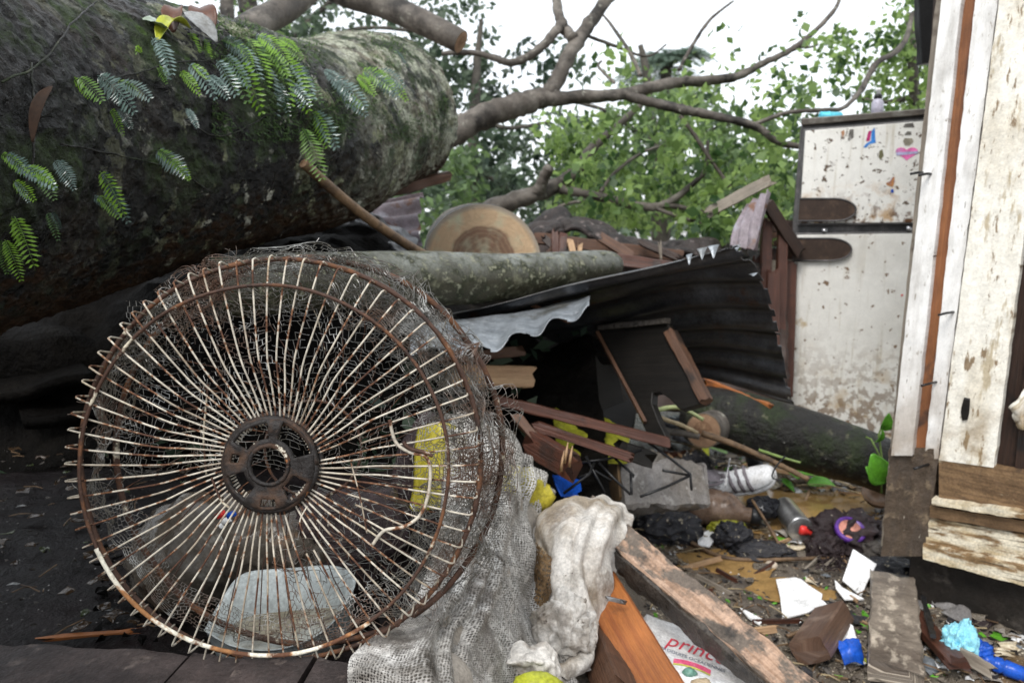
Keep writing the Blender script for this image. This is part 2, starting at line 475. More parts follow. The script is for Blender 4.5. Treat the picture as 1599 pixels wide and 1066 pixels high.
TWIG = M('twig_bark', (.16, .10, .055), [dict(c=(.07, .045, .03), s=20, lo=.45, hi=.65)], rough=.5, bump=.4, bscale=80)
STRAW = M('pale_stick', (.38, .30, .18), [dict(c=(.20, .14, .08), s=14, lo=.5, hi=.7)], rough=.6, bump=.3)
RING_BIG = RINGS('fresh_sawn_wood', (.88, .62, .38), (.36, .215, .14), (.55, .46, .36), hx=.03, hy=.12)
RING_SM = RINGS('pale_sawn_wood', (.60, .36, .22), (.42, .23, .13), (.30, .22, .15), hx=0, hy=0)
WIRE = M('cream_paint_and_rust', (.50, .455, .38), [dict(c=(.30, .25, .19), s=5, lo=.48, hi=.62), 
    dict(c=(.20, .09, .04), s=34, lo=.51, hi=.56, r=.75), dict(c=(.075, .035, .022), s=34, lo=.55, hi=.60, r=.8), dict(c=(.42, .36, .26), s=12, lo=.60, hi=.70)],
    rough=.4, bump=.3, bscale=300, bdist=.0006)
RING_RUST = M('rusty_ring_wire', (.060, .031, .021), [
    dict(c=(.13, .058, .028), s=30, lo=.52, hi=.62, r=.8), dict(c=(.50, .45, .35), s=22, lo=.60, hi=.64, r=.5), dict(c=(.03, .018, .014), s=40, lo=.58, hi=.66)],
    rough=.65, bump=.7, bscale=300, bdist=.001)
RING_PAINT = M('mostly_cream_ring_wire', (.70, .66, .55), [
    dict(c=(.32, .15, .06), s=20, lo=.48, hi=.54, r=.8), dict(c=(.10, .045, .025), s=26, lo=.53, hi=.60, r=.8)], rough=.5, bump=.4, bscale=300, bdist=.001)
HUB = M('rusted_hub', (.019, .016, .015), [
    dict(c=(.075, .042, .026), s=22, lo=.5, hi=.66, r=.8), dict(c=(.26, .10, .035), s=38, lo=.66, hi=.69, r=.85), dict(c=(.60, .55, .45), s=44, lo=.655, hi=.675, r=.6)],
    rough=.5, bump=.9, bscale=220, bdist=.002)
NET = M('rusty_netting_wire', (.085, .078, .064), [dict(c=(.10, .05, .028), s=9, lo=.5, hi=.6, r=.7), dict(c=(.42, .42, .40), s=17, lo=.56, hi=.66, r=.3)], rough=.3, spec=.9, bump=0)
SHADESOIL = M('shade_black_soil', (.0035, .003, .0026), [dict(c=(.006, .005, .004), s=9, lo=.48, hi=.66), dict(c=(.013, .012, .009), s=30, lo=.66, hi=.72)], rough=.6, bump=1, bscale=40, bdist=.015, spec=.04)  # near-black base colour stands in for the deep shade under the trunk
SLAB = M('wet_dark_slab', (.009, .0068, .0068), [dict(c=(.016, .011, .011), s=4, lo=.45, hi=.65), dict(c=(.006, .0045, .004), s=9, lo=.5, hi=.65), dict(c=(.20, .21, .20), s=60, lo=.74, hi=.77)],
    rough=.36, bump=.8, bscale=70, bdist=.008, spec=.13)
KERB = M('wet_kerb_stone', (.060, .046, .043), [dict(c=(.032, .025, .024), s=9, lo=.42, hi=.62), dict(c=(.15, .12, .105), s=28, lo=.6, hi=.72)], rough=.42, bump=.7, bscale=70, bdist=.005)
MUD = M('wet_mud', (.165, .138, .108), [
    dict(c=(.10, .081, .064), s=5, lo=.42, hi=.62, r=.35), dict(c=(.17, .10, .035), s=2.3, lo=.55, hi=.66, r=.3), dict(c=(.15, .125, .095), s=12, lo=.55, hi=.68),
    dict(c=(.030, .025, .022), s=30, lo=.63, hi=.70), dict(c=(.42, .37, .28), s=75, lo=.68, hi=.72, r=.7), dict(c=(.05, .06, .02), s=7, lo=.66, hi=.72)],
    rough=.22, bump=.9, bscale=60, bdist=.012, spec=.42, grain=.4)
PUD = M('ochre_muddy_water', (.33, .20, .075), [dict(c=(.25, .155, .06), s=3, lo=.4, hi=.65), dict(c=(.13, .08, .035), s=9, lo=.62, hi=.72)], rough=.06, bump=.12, bscale=26, bdist=.004)
CLOTH = M('dirty_white_cloth', (.58, .55, .51), [
    dict(c=(.30, .25, .19), s=6, lo=.46, hi=.62), dict(c=(.14, .10, .065), s=9, lo=.55, hi=.66, r=.6), dict(c=(.62, .59, .55), s=9, lo=.6, hi=.7), dict(c=(.09, .07, .055), s=45, lo=.66, hi=.72),
    dict(c=(.30, .17, .06), s=4, lo=.66, hi=.74)],
    rough=.8, bump=.5, bscale=260, bdist=.002)
LACE = M('muddy_lace', (.40, .385, .36), [dict(c=(.22, .20, .18), s=6, lo=.45, hi=.60), dict(c=(.10, .088, .075), s=8, lo=.55, hi=.66), dict(c=(.58, .565, .54), s=11, lo=.56, hi=.66)],
    rough=.85, bump=.5, bscale=400, bdist=.001, alpha=(185, .36, .45))
BLKCLOTH = M('black_muddy_cloth', (.018, .018, .022), [dict(c=(.035, .033, .035), s=7, lo=.45, hi=.65), dict(c=(.40, .35, .26), s=60, lo=.62, hi=.66, r=.8), dict(c=(.24, .20, .15), s=9, lo=.66, hi=.74, r=.8)], rough=.45, bump=.9, bscale=120, bdist=.006)
PURCLOTH = M('brown_purple_rag', (.026, .017, .018), [dict(c=(.055, .036, .036), s=14, lo=.5, hi=.68), dict(c=(.42, .37, .30), s=60, lo=.66, hi=.70)], rough=.5, bump=.9, bscale=90, bdist=.008)
GREYCLOTH = M('grey_canvas', (.30, .27, .235), [dict(c=(.17, .145, .115), s=9, lo=.46, hi=.66), dict(c=(.42, .40, .37), s=18, lo=.58, hi=.7)], rough=.75, bump=.4, bscale=160)
def WOOD(name, c, c2, c3=None, rough=.5, mud=None, bump=.7, spec=.4):
    L = [dict(c=c2, s=5, st=(.6, 26, 1), lo=.40, hi=.66, d=7), dict(c=tuple(x * .4 for x in c), s=9, st=(.5, 40, 1), lo=.60, hi=.70, d=6)]
    if c3: L.append(dict(c=c3, s=9, lo=.58, hi=.68))
    if mud: L += [dict(c=mud, s=6, lo=.48, hi=.62, r=.45), dict(c=(.42, .37, .28), s=90, lo=.68, hi=.72)]
    return M(name, c, L, rough=rough, bump=bump, bscale=7, bst=(.8, 40, 1), src='UV', bdist=.004, spec=spec, gscale=.35)
W_ORANGE = WOOD('fresh_orange_lumber', (.36, .125, .032), (.24, .072, .02), (.12, .045, .02), rough=.42)
W_BROWN = WOOD('red_brown_lumber', (.085, .030, .017), (.050, .019, .012), (.022, .013, .010), rough=.4)
W_OLD = WOOD('old_brown_board', (.105, .050, .027), (.065, .032, .019), (.025, .016, .012), rough=.55)
W_PALE = WOOD('pale_split_wood', (.46, .30, .17), (.34, .20, .11), None, rough=.6)
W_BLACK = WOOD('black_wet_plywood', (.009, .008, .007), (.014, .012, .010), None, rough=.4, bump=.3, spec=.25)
W_BLOCK = WOOD('wet_reddish_block', (.13, .075, .05), (.09, .05, .034), (.22, .15, .11), rough=.4)
W_BEAM = M('mud_smeared_beam', (.42, .285, .205), [dict(c=(.28, .175, .115), s=5, st=(.6, 24, 1), lo=.4, hi=.65), dict(c=(.125, .10, .08), s=11, lo=.47, hi=.54, st=(1, 2.2, 1), r=.4),
    dict(c=(.048, .040, .034), s=11, lo=.57, hi=.66, r=.3), dict(c=(.42, .37, .29), s=80, lo=.68, hi=.72)], rough=.5, bump=.9, bscale=40, src='UV', bdist=.006)
W_MUDDY = M('mud_coated_plank', (.21, .175, .14), [dict(c=(.105, .083, .066), s=8, lo=.45, hi=.62, r=.35), dict(c=(.42, .36, .29), s=14, st=(1, 3, 1), lo=.54, hi=.63), dict(c=(.42, .37, .29), s=60, lo=.66, hi=.71)], rough=.5, bump=.9, bscale=50, src='UV', bdist=.006)
MUDCAKE = M('caked_mud', (.050, .043, .037), [dict(c=(.085, .073, .062), s=12, lo=.45, hi=.65), dict(c=(.02, .017, .015), s=26, lo=.55, hi=.66)], rough=.25, bump=1, bscale=45, bdist=.012)
TIN_DARK = M('shade_dark_tin', (.040, .041, .045), [dict(c=(.060, .056, .053), s=4, st=(1, 6, 1), lo=.45, hi=.65), dict(c=(.05, .028, .018), s=9, lo=.6, hi=.7), dict(c=(.10, .11, .125), s=3, lo=.54, hi=.70)], rough=.30, bump=.25, bscale=60, src='UV', spec=.4, metal=.75)  # shade on the sheet's underside is put into this dark base colour
TIN = M('galvanised_tin', (.30, .325, .35), [dict(c=(.20, .22, .24), s=14, lo=.42, hi=.62), dict(c=(.42, .44, .46), s=40, lo=.56, hi=.68), dict(c=(.16, .07, .035), s=9, lo=.68, hi=.73, r=.8), dict(c=(.12, .12, .11), s=6, lo=.6, hi=.7)],
    rough=.32, metal=.35, bump=.3, bscale=80)
TIN_OLD = M('mauve_weathered_tin', (.23, .195, .215), [dict(c=(.12, .09, .095), s=7, lo=.45, hi=.62), dict(c=(.16, .08, .05), s=12, lo=.58, hi=.66), dict(c=(.34, .33, .37), s=16, lo=.58, hi=.7)], rough=.45, bump=.5, bscale=50)
ROOFBARK = M('dark_rotten_roofing', (.032, .024, .021), [dict(c=(.014, .011, .010), s=8, lo=.45, hi=.62), dict(c=(.14, .11, .10), s=22, lo=.58, hi=.68), dict(c=(.24, .21, .20), s=40, lo=.66, hi=.72)], rough=.55, bump=.9, bscale=50, bdist=.008)
FR_WHITE = M('stained_fridge_enamel', (.78, .765, .72), [dict(c=(.58, .54, .46), s=3, st=(12, 12, .7), lo=.54, hi=.68), dict(c=(.66, .64, .59), s=4, lo=.5, hi=.75), dict(c=(.52, .42, .28), s=11, lo=.66, hi=.76, r=.6),
    dict(c=(.20, .13, .08), s=30, lo=.64, hi=.66, r=.7), dict(c=(.46, .33, .18), s=9, lo=.50, hi=.62, r=.6, gate=('v', .66, .30, .35)), dict(c=(.17, .10, .05), s=24, lo=.485, hi=.54, gate=('v', .74, .25, .4))], rough=.3, bump=.05, grain=.08)
FR_TOP = M('speckled_fridge_enamel', (.78, .765, .72), [dict(c=(.58, .54, .46), s=3, st=(12, 12, .7), lo=.55, hi=.68), dict(c=(.66, .64, .59), s=4, lo=.5, hi=.75), dict(c=(.55, .42, .26), s=10, lo=.66, hi=.76, r=.6), dict(c=(.12, .085, .06), s=38, lo=.605, hi=.625, r=.7),
    dict(c=(.45, .28, .13), s=14, lo=.50, hi=.62, gate=('v', .30, .12, .2)), dict(c=(.12, .06, .03), s=22, lo=.52, hi=.60, gate=('v', .24, .10, .16))], rough=.3, bump=.05, grain=.08)
FR_GREY = M('grey_fridge_trim', (.085, .082, .082), [dict(c=(.16, .15, .15), s=12, lo=.5, hi=.65)], rough=.4, bump=.1)
FR_TOPTRIM = M('brown_fridge_top', (.085, .072, .060), [dict(c=(.16, .15, .13), s=18, lo=.5, hi=.66)], rough=.35, bump=.1)
FR_HANDLE = M('dark_brown_handle', (.045, .028, .020), [dict(c=(.095, .060, .042), s=14, lo=.52, hi=.68)], rough=.4, bump=.2)
CHROME = M('dull_chrome', (.42, .42, .43), [dict(c=(.2, .19, .18), s=30, lo=.5, hi=.66)], rough=.3, metal=.8, bump=0)
PAINT = M('peeling_white_paint', (.80, .79, .77), [dict(c=(.52, .50, .47), s=4, st=(1, 6, 1), lo=.45, hi=.68), dict(c=(.30, .26, .21), s=30, st=(1, 3, 1), lo=.62, hi=.70), dict(c=(.05, .035, .025), s=16, st=(1, 4, 1), lo=.695, hi=.715),
    dict(c=(.26, .19, .125), s=7, lo=.30, hi=.56, r=.5, gate=('u', .42, .02, .22))], rough=.5, grain=.15, bump=.35, bscale=30, src='UV', bst=(1, 5, 1))
CREAM = M('peeling_cream_paint', (.80, .77, .69), [dict(c=(.66, .61, .51), s=6, st=(.6, 2, 1), lo=.45, hi=.62), dict(c=(.47, .40, .285), s=14, st=(.5, 2.2, 1), lo=.57, hi=.64), dict(c=(.24, .175, .11), s=24, st=(.6, 2.0, 1), lo=.61, hi=.65), dict(c=(.17, .12, .075), s=34, st=(1, 2, 1), lo=.64, hi=.72), dict(c=(.05, .035, .025), s=16, st=(1, 5, 1), lo=.70, hi=.72),
    dict(c=(.27, .19, .10), s=8, lo=.42, hi=.58, r=.5, gate=('u', .44, .05, .25))], rough=.5, bump=.6, bscale=34, src='UV', grain=.2)
CREAM_MUD = M('muddy_cream_paint', (.68, .62, .49), [dict(c=(.50, .40, .25), s=9, st=(1, 4, 1), lo=.42, hi=.60), dict(c=(.22, .14, .07), s=9, st=(1, 3.5, 1), lo=.50, hi=.58, r=.45), dict(c=(.085, .058, .036), s=8, st=(.5, 14, 1), lo=.58, hi=.66, r=.45), dict(c=(.07, .05, .034), s=11, st=(1, 3, 1), lo=.63, hi=.70, r=.35), dict(c=(.045, .035, .03), s=40, lo=.68, hi=.72)],
    rough=.5, bump=.6, bscale=36, src='UV', bdist=.006)
BROWN_MUD = M('mud_brown_board', (.20, .125, .066), [dict(c=(.115, .07, .038), s=7, st=(.5, 12, 1), lo=.42, hi=.62), dict(c=(.48, .40, .27), s=9, st=(1, 2, 1), lo=.59, hi=.66), dict(c=(.06, .043, .03), s=14, st=(1, 3, 1), lo=.6, hi=.69)], rough=.5, bump=.6, bscale=36, src='UV', bdist=.006)
POSTMUD = M('mud_caked_post', (.085, .062, .044), [dict(c=(.075, .058, .045), s=9, st=(1, 3, 1), lo=.45, hi=.62, r=.35), dict(c=(.50, .45, .37), s=14, st=(1, 5, 1), lo=.66, hi=.70), dict(c=(.2, .15, .1), s=20, lo=.58, hi=.68)], rough=.5, bump=.9, bscale=40, src='UV', bdist=.008)
BAREWOOD = WOOD('bare_red_wood', (.26, .105, .040), (.17, .065, .03), (.075, .04, .028), rough=.45)
GREYWOOD = WOOD('grey_weathered_wood', (.27, .235, .19), (.19, .155, .12), (.10, .075, .055), rough=.6)
DARKWOOD = WOOD('rotten_dark_wood', (.040, .020, .013), (.024, .013, .009), (.011, .008, .007), rough=.5)
CONC = M('wet_dark_concrete', (.026, .021, .018), [dict(c=(.014, .012, .010), s=4, lo=.42, hi=.62), dict(c=(.07, .06, .052), s=14, lo=.56, hi=.7), dict(c=(.15, .13, .11), s=70, lo=.70, hi=.73)], rough=.5, bump=.8, bscale=50, spec=.3)
def PLAIN(name, c, rough=.4, c2=None, s=14, metal=0, **k):
    return M(name, c, [dict(c=c2 or tuple(x * .6 for x in c), s=s, lo=.5, hi=.7)], rough=rough, metal=metal, bump=k.pop('bump', .15), **k)
PORC = M('white_porcelain', (.80, .80, .80), [dict(c=(.30, .24, .18), s=16, lo=.66, hi=.70), dict(c=(.10, .08, .06), s=40, lo=.68, hi=.70)], rough=.2, bump=0)
PLASTIC_W = M('milky_plastic', (.46, .50, .50), [dict(c=(.30, .27, .22), s=6, lo=.55, hi=.72), dict(c=(.10, .06, .035), s=30, lo=.66, hi=.70, gate=('nz', .3, .7, .1))], rough=.35, bump=.05)
WATER_GREY = M('cloudy_grey_water', (.40, .42, .40), [dict(c=(.25, .22, .16), s=9, lo=.5, hi=.68), dict(c=(.09, .06, .04), s=40, lo=.66, hi=.70)], rough=.08, bump=.08, bscale=20)
BAGCLEAR = M('muddy_clear_bag', (.085, .072, .058), [dict(c=(.26, .25, .23), s=9, lo=.58, hi=.68), dict(c=(.07, .05, .036), s=7, lo=.5, hi=.66), dict(c=(.20, .10, .04), s=5, lo=.62, hi=.72)], rough=.18, bump=.4, bscale=30, bdist=.006)
YELLOW = PLAIN('yellow_plastic', (.40, .34, .035), .35, (.24, .21, .035), 8)
OLIVE = PLAIN('olive_yellow_plastic', (.24, .24, .025), .3)
BLUE = PLAIN('blue_plastic', (.010, .075, .42), .25, (.008, .05, .25))
PURPLE = PLAIN('purple_plastic', (.10, .035, .24), .3, (.06, .02, .14))
PINK = PLAIN('salmon_plastic', (.62, .27, .20), .4)
RED = PLAIN('red_print', (.62, .035, .03), .35, (.4, .03, .03))
STEEL = M('brushed_steel', (.50, .50, .50), [dict(c=(.27, .26, .25), s=10, st=(1, 1, 1), lo=.45, hi=.66), dict(c=(.45, .40, .32), s=60, lo=.70, hi=.73, r=.7)], rough=.28, metal=.85, bump=.05)
BLACKMETAL = PLAIN('black_painted_rod', (.012, .012, .013), .35)
GREYBOX = M('muddy_grey_plastic', (.19, .18, .175), [dict(c=(.13, .115, .10), s=5, lo=.45, hi=.66), dict(c=(.085, .07, .058), s=9, lo=.58, hi=.68), dict(c=(.36, .35, .34), s=20, lo=.6, hi=.7)], rough=.35, bump=.2)
BOTTLEBROWN = M('muddy_brown_bottle', (.13, .085, .06), [dict(c=(.22, .15, .11), s=9, lo=.5, hi=.66), dict(c=(.05, .035, .03), s=14, lo=.52, hi=.66), dict(c=(.42, .25, .17), s=5, lo=.64, hi=.72)], rough=.22, bump=.3, bscale=40)
SHOEW = M('dirty_white_leather', (.78, .78, .79), [dict(c=(.60, .58, .56), s=14, lo=.5, hi=.7), dict(c=(.17, .14, .12), s=26, lo=.62, hi=.70)], rough=.4, bump=.2)
SHOEG = PLAIN('grey_mauve_suede', (.22, .195, .21), .7, (.12, .10, .10))
TURQ = PLAIN('turquoise_plastic', (.055, .42, .56), .35, (.12, .55, .66), 30)
AQUA = M('light_aqua_plastic_bag', (.26, .60, .72), [dict(c=(.50, .74, .80), s=12, lo=.5, hi=.66), dict(c=(.14, .40, .50), s=9, lo=.56, hi=.68)], rough=.25, bump=.3)
MILK = M('white_glossy_bag', (.80, .80, .81), [dict(c=(.70, .69, .69), s=6, lo=.5, hi=.7), dict(c=(.45, .34, .24), s=24, lo=.72, hi=.76)], rough=.3, bump=.15, bscale=18)
LETTER_RED = PLAIN('red_lettering', (.72, .045, .085), .4, (.66, .04, .08))
LETTER_BLUE = PLAIN('slate_lettering', (.13, .16, .24), .5)
LETTER_YEL = PLAIN('yellow_green_strip', (.66, .66, .12), .5)
BANDPINK = PLAIN('crimson_strip', (.75, .10, .22), .5, (.70, .30, .38), 60)
LEAF_BRIGHT = LEAF('bright_leaf', (.030, .072, .022), (.24, .36, .11), tl=.5)
LEAF_MID = LEAF('mid_leaf', (.030, .062, .024), (.15, .235, .085), tl=.45)
LEAF_DARK = LEAF('dark_leaf', (.020, .038, .024), (.105, .15, .092), tl=.4)
LEAF_FERN = LEAF('fern_leaf', (.022, .070, .018), (.19, .36, .030), rough=.35, tl=.3)
LEAF_FERNB = LEAF('silvery_fern_leaf', (.020, .042, .030), (.19, .27, .25), rough=.15, tl=.15)
LEAF_PALM = LEAF('palm_leaf', (.05, .085, .06), (.13, .19, .14), tl=.35)
DARKLEAF = PLAIN('dark_brown_leaf', (.026, .013, .007), .9, (.015, .010, .007))
DEADLEAF = PLAIN('dead_brown_leaf', (.085, .030, .014), .4, (.03, .014, .009))
PALELEAF = PLAIN('pale_wet_leaf', (.28, .34, .27), .12, (.16, .22, .13), 30)
GREYLEAF = PLAIN('grey_wet_leaf', (.25, .255, .25), .15, (.15, .14, .12), 30)
YLEAF = PLAIN('yellow_green_leaf', (.34, .36, .03), .3, (.15, .20, .03), 20)
GLEAF = PLAIN('fresh_green_leaf', (.10, .30, .025), .35, (.06, .20, .02), 20)
# ------------------------------------------------------------------ ground and water
def axis(a, b, step, lo, hi):
    xs = list(np.arange(a, b, step)); s = step; x = b
    while x < hi: xs.append(x); s *= 1.25; x += s
    xs.append(hi); s = step; x = a - s
    while x > lo: xs.insert(0, x); s *= 1.25; x -= s
    xs.insert(0, lo)
    return xs
gx = axis(-.3, 1.75, .011, -70, 70); gy = axis(1.0, 3.3, .011, -20, 140)
mb = MB(); nx = len(gx)
mb.add([(x, y, H(x, y)) for y in gy for x in gx], [(j * nx + i, j * nx + i + 1, (j + 1) * nx + i + 1, (j + 1) * nx + i) for j in range(len(gy) - 1) for i in range(nx - 1)])
mb.build('ground', MUD, origin=(0, 0, 0), kind='structure')
def pool(name, cx, cy, rx, ry, z, seed):
    mb = MB(); n = 40
    vs = [(cx, cy, z)]
    for ring in (.5, 1):
        for j in range(n):
            a = 2 * PI * j / n
            k = ring * (1 + .3 * noise.noise(V(math.cos(a) * 1.5, math.sin(a) * 1.5, seed)))
            vs.append((cx + rx * k * math.cos(a), cy + ry * k * math.sin(a), z))
    fs = [(0, 1 + j, 1 + (j + 1) % n) for j in range(n)] + [(1 + j, 1 + n + j, 1 + n + (j + 1) % n, 1 + (j + 1) % n) for j in range(n)]
    mb.add(vs, fs); return mb.build(name, PUD, kind='structure')
pool('puddle', 1.1, 2.62, .45, .25, -.004, 1)
pool('puddle', .83, 2.02, .14, .07, .000, 2)
pool('puddle', .68, 2.2, .17, .10, -.004, 3)

# ------------------------------------------------------------------ raised wet slab under the fan, with its kerb of stones
SZ, KZ = .49, .572
t = T('concrete_slab', 'dark wet concrete platform under the rusted fan guard', 'platform', (-.6, 1.2, 0))
mb = MB()
mb.add([(-3, .88, SZ - .003), (-.12, .77, SZ - .003), (-.12, 1.64, SZ - .02), (-3, 1.66, SZ - .02), (-3, .88, 0), (-.12, .77, 0), (-.12, 1.64, 0), (-3, 1.66, 0)],
       [(0, 1, 2, 3), (0, 4, 5, 1), (1, 5, 6, 2), (2, 6, 7, 3), (3, 7, 4, 0)])
mb.build('base', CONC, t, smooth=False)
mb = MB()
sheet(mb, [[V(x, y0 + k * (1.68 - y0) / 7, SZ + .004) for x, y0 in [(-3 + i * .2885, .90 - i * .0115) for i in range(11)]] for k in range(8)], 160, 60, .012,
      disp=lambda u, v, p: .010 * noise.noise(p * 5) + .006 * noise.noise(p * 16) + .002 * noise.noise(p * 50))
o = mb.build('wet_surface', SLAB, t)
t = T('stone_kerb', 'row of brownish grey kerb stones along the bottom edge below the fan', 'kerb', (-.4, .75, 0))
rg0 = random.Random(2)
xs = [-1.5, -1.12, -.74, -.405, -.335, -.25, -.155]
for i in range(len(xs) - 1):
    a, b = xs[i] + .003, xs[i + 1] - .003
    ya = lambda x: .862 - .10 * (x + .65)
    mb = MB()
    z = KZ - .10 + rg0.uniform(-.004, .004)
    board(mb, V(a, ya(a) - .15, z), V(b, ya(b) - .15, z), .30, .20, V(0, 1, 0), rough=.007, jag=.004, seed=i, nl=16)
    mb.build('stone', KERB, t)

# ------------------------------------------------------------------ the great fallen trunk
def trunk_mesh(pts, rads, nl, nr, amp, seed):
    c = crom([(*p, r) for p, r in zip(pts, rads)], nl)
    mb = MB(); vs = []; uv = []; L = 0; prev = None
    t0 = (Vector(c[1][:3]) - Vector(c[0][:3])).normalized(); a = V(0, 0, 1)
    for i in range(nl):
        p = Vector(c[i][:3])
        if prev is not None: L += (p - prev).length
        tt = (Vector(c[min(i + 1, nl - 1)][:3]) - Vector(c[max(i - 1, 0)][:3])).normalized()
        a = (a - tt * a.dot(tt)).normalized(); b = tt.cross(a)
        for j in range(nr):
            an = 2 * PI * j / nr
            d = a * math.cos(an) + b * math.sin(an)
            q = p + d * c[i][3]
            k = 1 + amp * (1.0 * noise.noise(q * 2.2 + V(seed, 0, 0)) + .45 * noise.noise(q * 6) + .22 * noise.noise(q * 17) + .14 * noise.noise(q * 48) + (.34 * (.4 - abs(noise.noise(q * 26))) + .26 * noise.noise(q * 60) + .16 * noise.noise(q * 105) if nl > 200 else 0))
            vs.append(p + d * c[i][3] * k); uv.append((L, an))
        prev = p
    fs = [(i * nr + j, i * nr + (j + 1) % nr, (i + 1) * nr + (j + 1) % nr, (i + 1) * nr + j) for i in range(nl - 1) for j in range(nr)]
    mb.add(vs, fs, uv)
    return mb, vs
def cap_disc(mb, ring, centre, bulge, mi=0, n=6):
    nr = len(ring); vs = []; uv = []
    for k in range(n + 1):
        s = k / n
        for j in range(nr):
            q = Vector(centre).lerp(ring[j], s)
            vs.append(q + bulge * ((1 - s * s) + .12 * noise.noise(q * 20))); an = 2 * PI * j / nr; uv.append((s * math.sin(an), s * math.cos(an)))
    fs = [(k * nr + j, (k + 1) * nr + j, (k + 1) * nr + (j + 1) % nr, k * nr + (j + 1) % nr) for k in range(n) for j in range(nr)]
    mb.add(vs, fs, uv, mi)
tp = [P(-700, 236, .80), P(-340, 236, 1.02), P(0, 222, 1.40), P(250, 214, 1.76), P(470, 214, 2.25), P(572, 183, 2.64)]
tr = [.36, .345, .325, .302, .280, .276]
endc = P(611, 179, 2.79)
tp.append(endc); tr.append(.272)
E0 = tp[0] + (tp[0] - tp[1]) * 2.2; tp.insert(0, E0); tr.insert(0, .42)
trk = T('fallen_log', 'huge wet mossy tree trunk lying across the top left, ferns on its upper side', 'tree trunk', (tp[3].x, tp[3].y, tp[3].z - .34))
mb, tv = trunk_mesh(tp, tr, 520, 310, .055, 4)
L_ = max(q[0] for q in mb.uv)
mb.uv = [(q[0] - L_ + 2.238, q[1]) for q in mb.uv]
tbark = mb.build('bark', BARK_BIG, trk)
BV = BVHTree.FromPolygons([Vector(v) for v in mb.v], mb.f)
ring = [Vector(v) for v in tv[-310:]]
mb = MB(); axd = (tp[-1] - tp[-2]).normalized()
cap_disc(mb, ring, endc, axd * .03)
cap_disc(mb, [Vector(v) for v in tv[:310]], tp[0], (tp[0] - tp[1]).normalized() * .03)
mb.build('cut_face', RING_BIG, trk)
TF = np.array([[Vector(mb_v) for mb_v in tv]]).reshape(-1, 3)
def on_trunk(px, py):
    r = ray(px, py).normalized()
    loc, nrm, idx, d = BV.ray_cast(CAM, r)
    if loc is None: return None, None
    if nrm.dot(r) > 0: nrm = -nrm
    return loc, nrm
# splintered lip under the sawn end
mb = MB()
board(mb, P(560, 312, 2.62), P(688, 276, 2.80), .10, .035, V(0, 1, .2), rough=.012, jag=.04, seed=3)
mb.build('splintered_lip', W_OLD, trk)
# moss tufts and rootlets: thousands of tiny blades
rg = random.Random(5); mb = MB()
tn = 0
while tn < 26000:
    px, py = rg.uniform(0, 700), rg.uniform(0, 330)
    if noise.noise(V(px * .012, py * .012, 3)) < rg.uniform(-.25, .2) if px > 330 and py < 220 else rg.uniform(0, .45): 
        tn += 1; continue
    loc, nr_ = on_trunk(px, py); tn += 1
    if loc is None: continue
    d = (nr_ + V(rg.uniform(-.9, .9), rg.uniform(-.9, .9), rg.uniform(-1.4, .4))).normalized() * rg.uniform(.005, .020)
    s = d.cross(V(rg.uniform(-1, 1), rg.uniform(-1, 1), 1)).normalized() * .0018
    mb.add([loc - s, loc + s, loc + d + s * .3], [(0, 1, 2)])
o = mb.build('moss', LEAF_MID, trk, smooth=False, kind='stuff')
def tone(o, lo, hi, seed):
    n = len(o.data.vertices); a = o.data.attributes.new('tone', 'FLOAT', 'POINT')
    r = np.random.RandomState(seed); q = np.repeat(r.uniform(lo, hi, n // 3 + 1), 3)[:n]
    a.data.foreach_set('value', q.astype(np.float32))
tone(o, 0, .55, 1)
# vines creeping along the bark
for k, pl in enumerate([[(150, 130), (200, 118), (270, 100), (330, 95)], [(90, 225), (170, 240), (260, 262), (330, 300)], [(290, 190), (330, 212), (370, 205), (420, 180), (470, 175)], [(0, 130), (60, 100), (110, 40), (150, 5)], [(20, 320), (45, 260), (50, 180), (45, 100)]]):
    pts = []
    for (x, y) in crom(pl, 24):
        l, n_ = on_trunk(x, y)
        if l is not None: pts.append(l + n_ * .004)
    if len(pts) > 3:
        mb = MB(); mb.tube(pts, .0016, 6, jit=.3, seed=k); mb.build('vine', BARK_DARK, trk)

# ------------------------------------------------------------------ ferns growing on the trunk (each fern a plant, its fronds parts)
def frond(parent, base, d, L, droop, mat, n=13, wmax=.30, seed=0, nm='frond', up=None, tn=(.1, 1), bank=0):
    rg = random.Random(seed); d = d.normalized(); mb = MB()
    pts = [base + d * (L * k / 12) - V(0, 0, 1) * droop * L * (k / 12) ** 2 for k in range(13)]
    mb.tube(pts, [.0016 * L / .2 * (1.1 - k / 13) for k in range(13)], 4)
    nv0 = len(mb.v)
    up = up or (-FWD + RGT * bank + UPV * .3)
    fine = crom(pts, n * 3)
    for k in range(2, n * 3 - 1, 1 if n > 18 else 2):
        u = k / (n * 3)
        p = Vector(fine[k]); t = (Vector(fine[k + 1]) - Vector(fine[k - 1])).normalized()
        s = t.cross(up).normalized(); nn = s.cross(t).normalized()
        ln = L * wmax * (math.sin(PI * (u * .86 + .12)) ** .8) * rg.uniform(.85, 1.1); wd = L * .75 / (n * 3) * (1.6 if n > 18 else 2.9)
        for sg in (-1, 1):
            e = (s * sg + t * .35 + nn * rg.uniform(-.15, .25)).normalized() * ln - V(0, 0, 1) * ln * .15
            m = p + e * .55
            mb.add([p, m + t * wd * .5 + nn * wd * .12, p + e, m - t * wd * .5 + nn * wd * .12], [(0, 1, 2, 3)])
    o = mb.build(nm, mat, parent, smooth=False)
    nv = len(mb.v); a = o.data.attributes.new('tone', 'FLOAT', 'POINT')
    base_t = rg.uniform(*tn)
    a.data.foreach_set('value', np.clip(base_t + np.random.RandomState(seed).uniform(-.15, .15, nv), 0, 1).astype(np.float32))
    return o
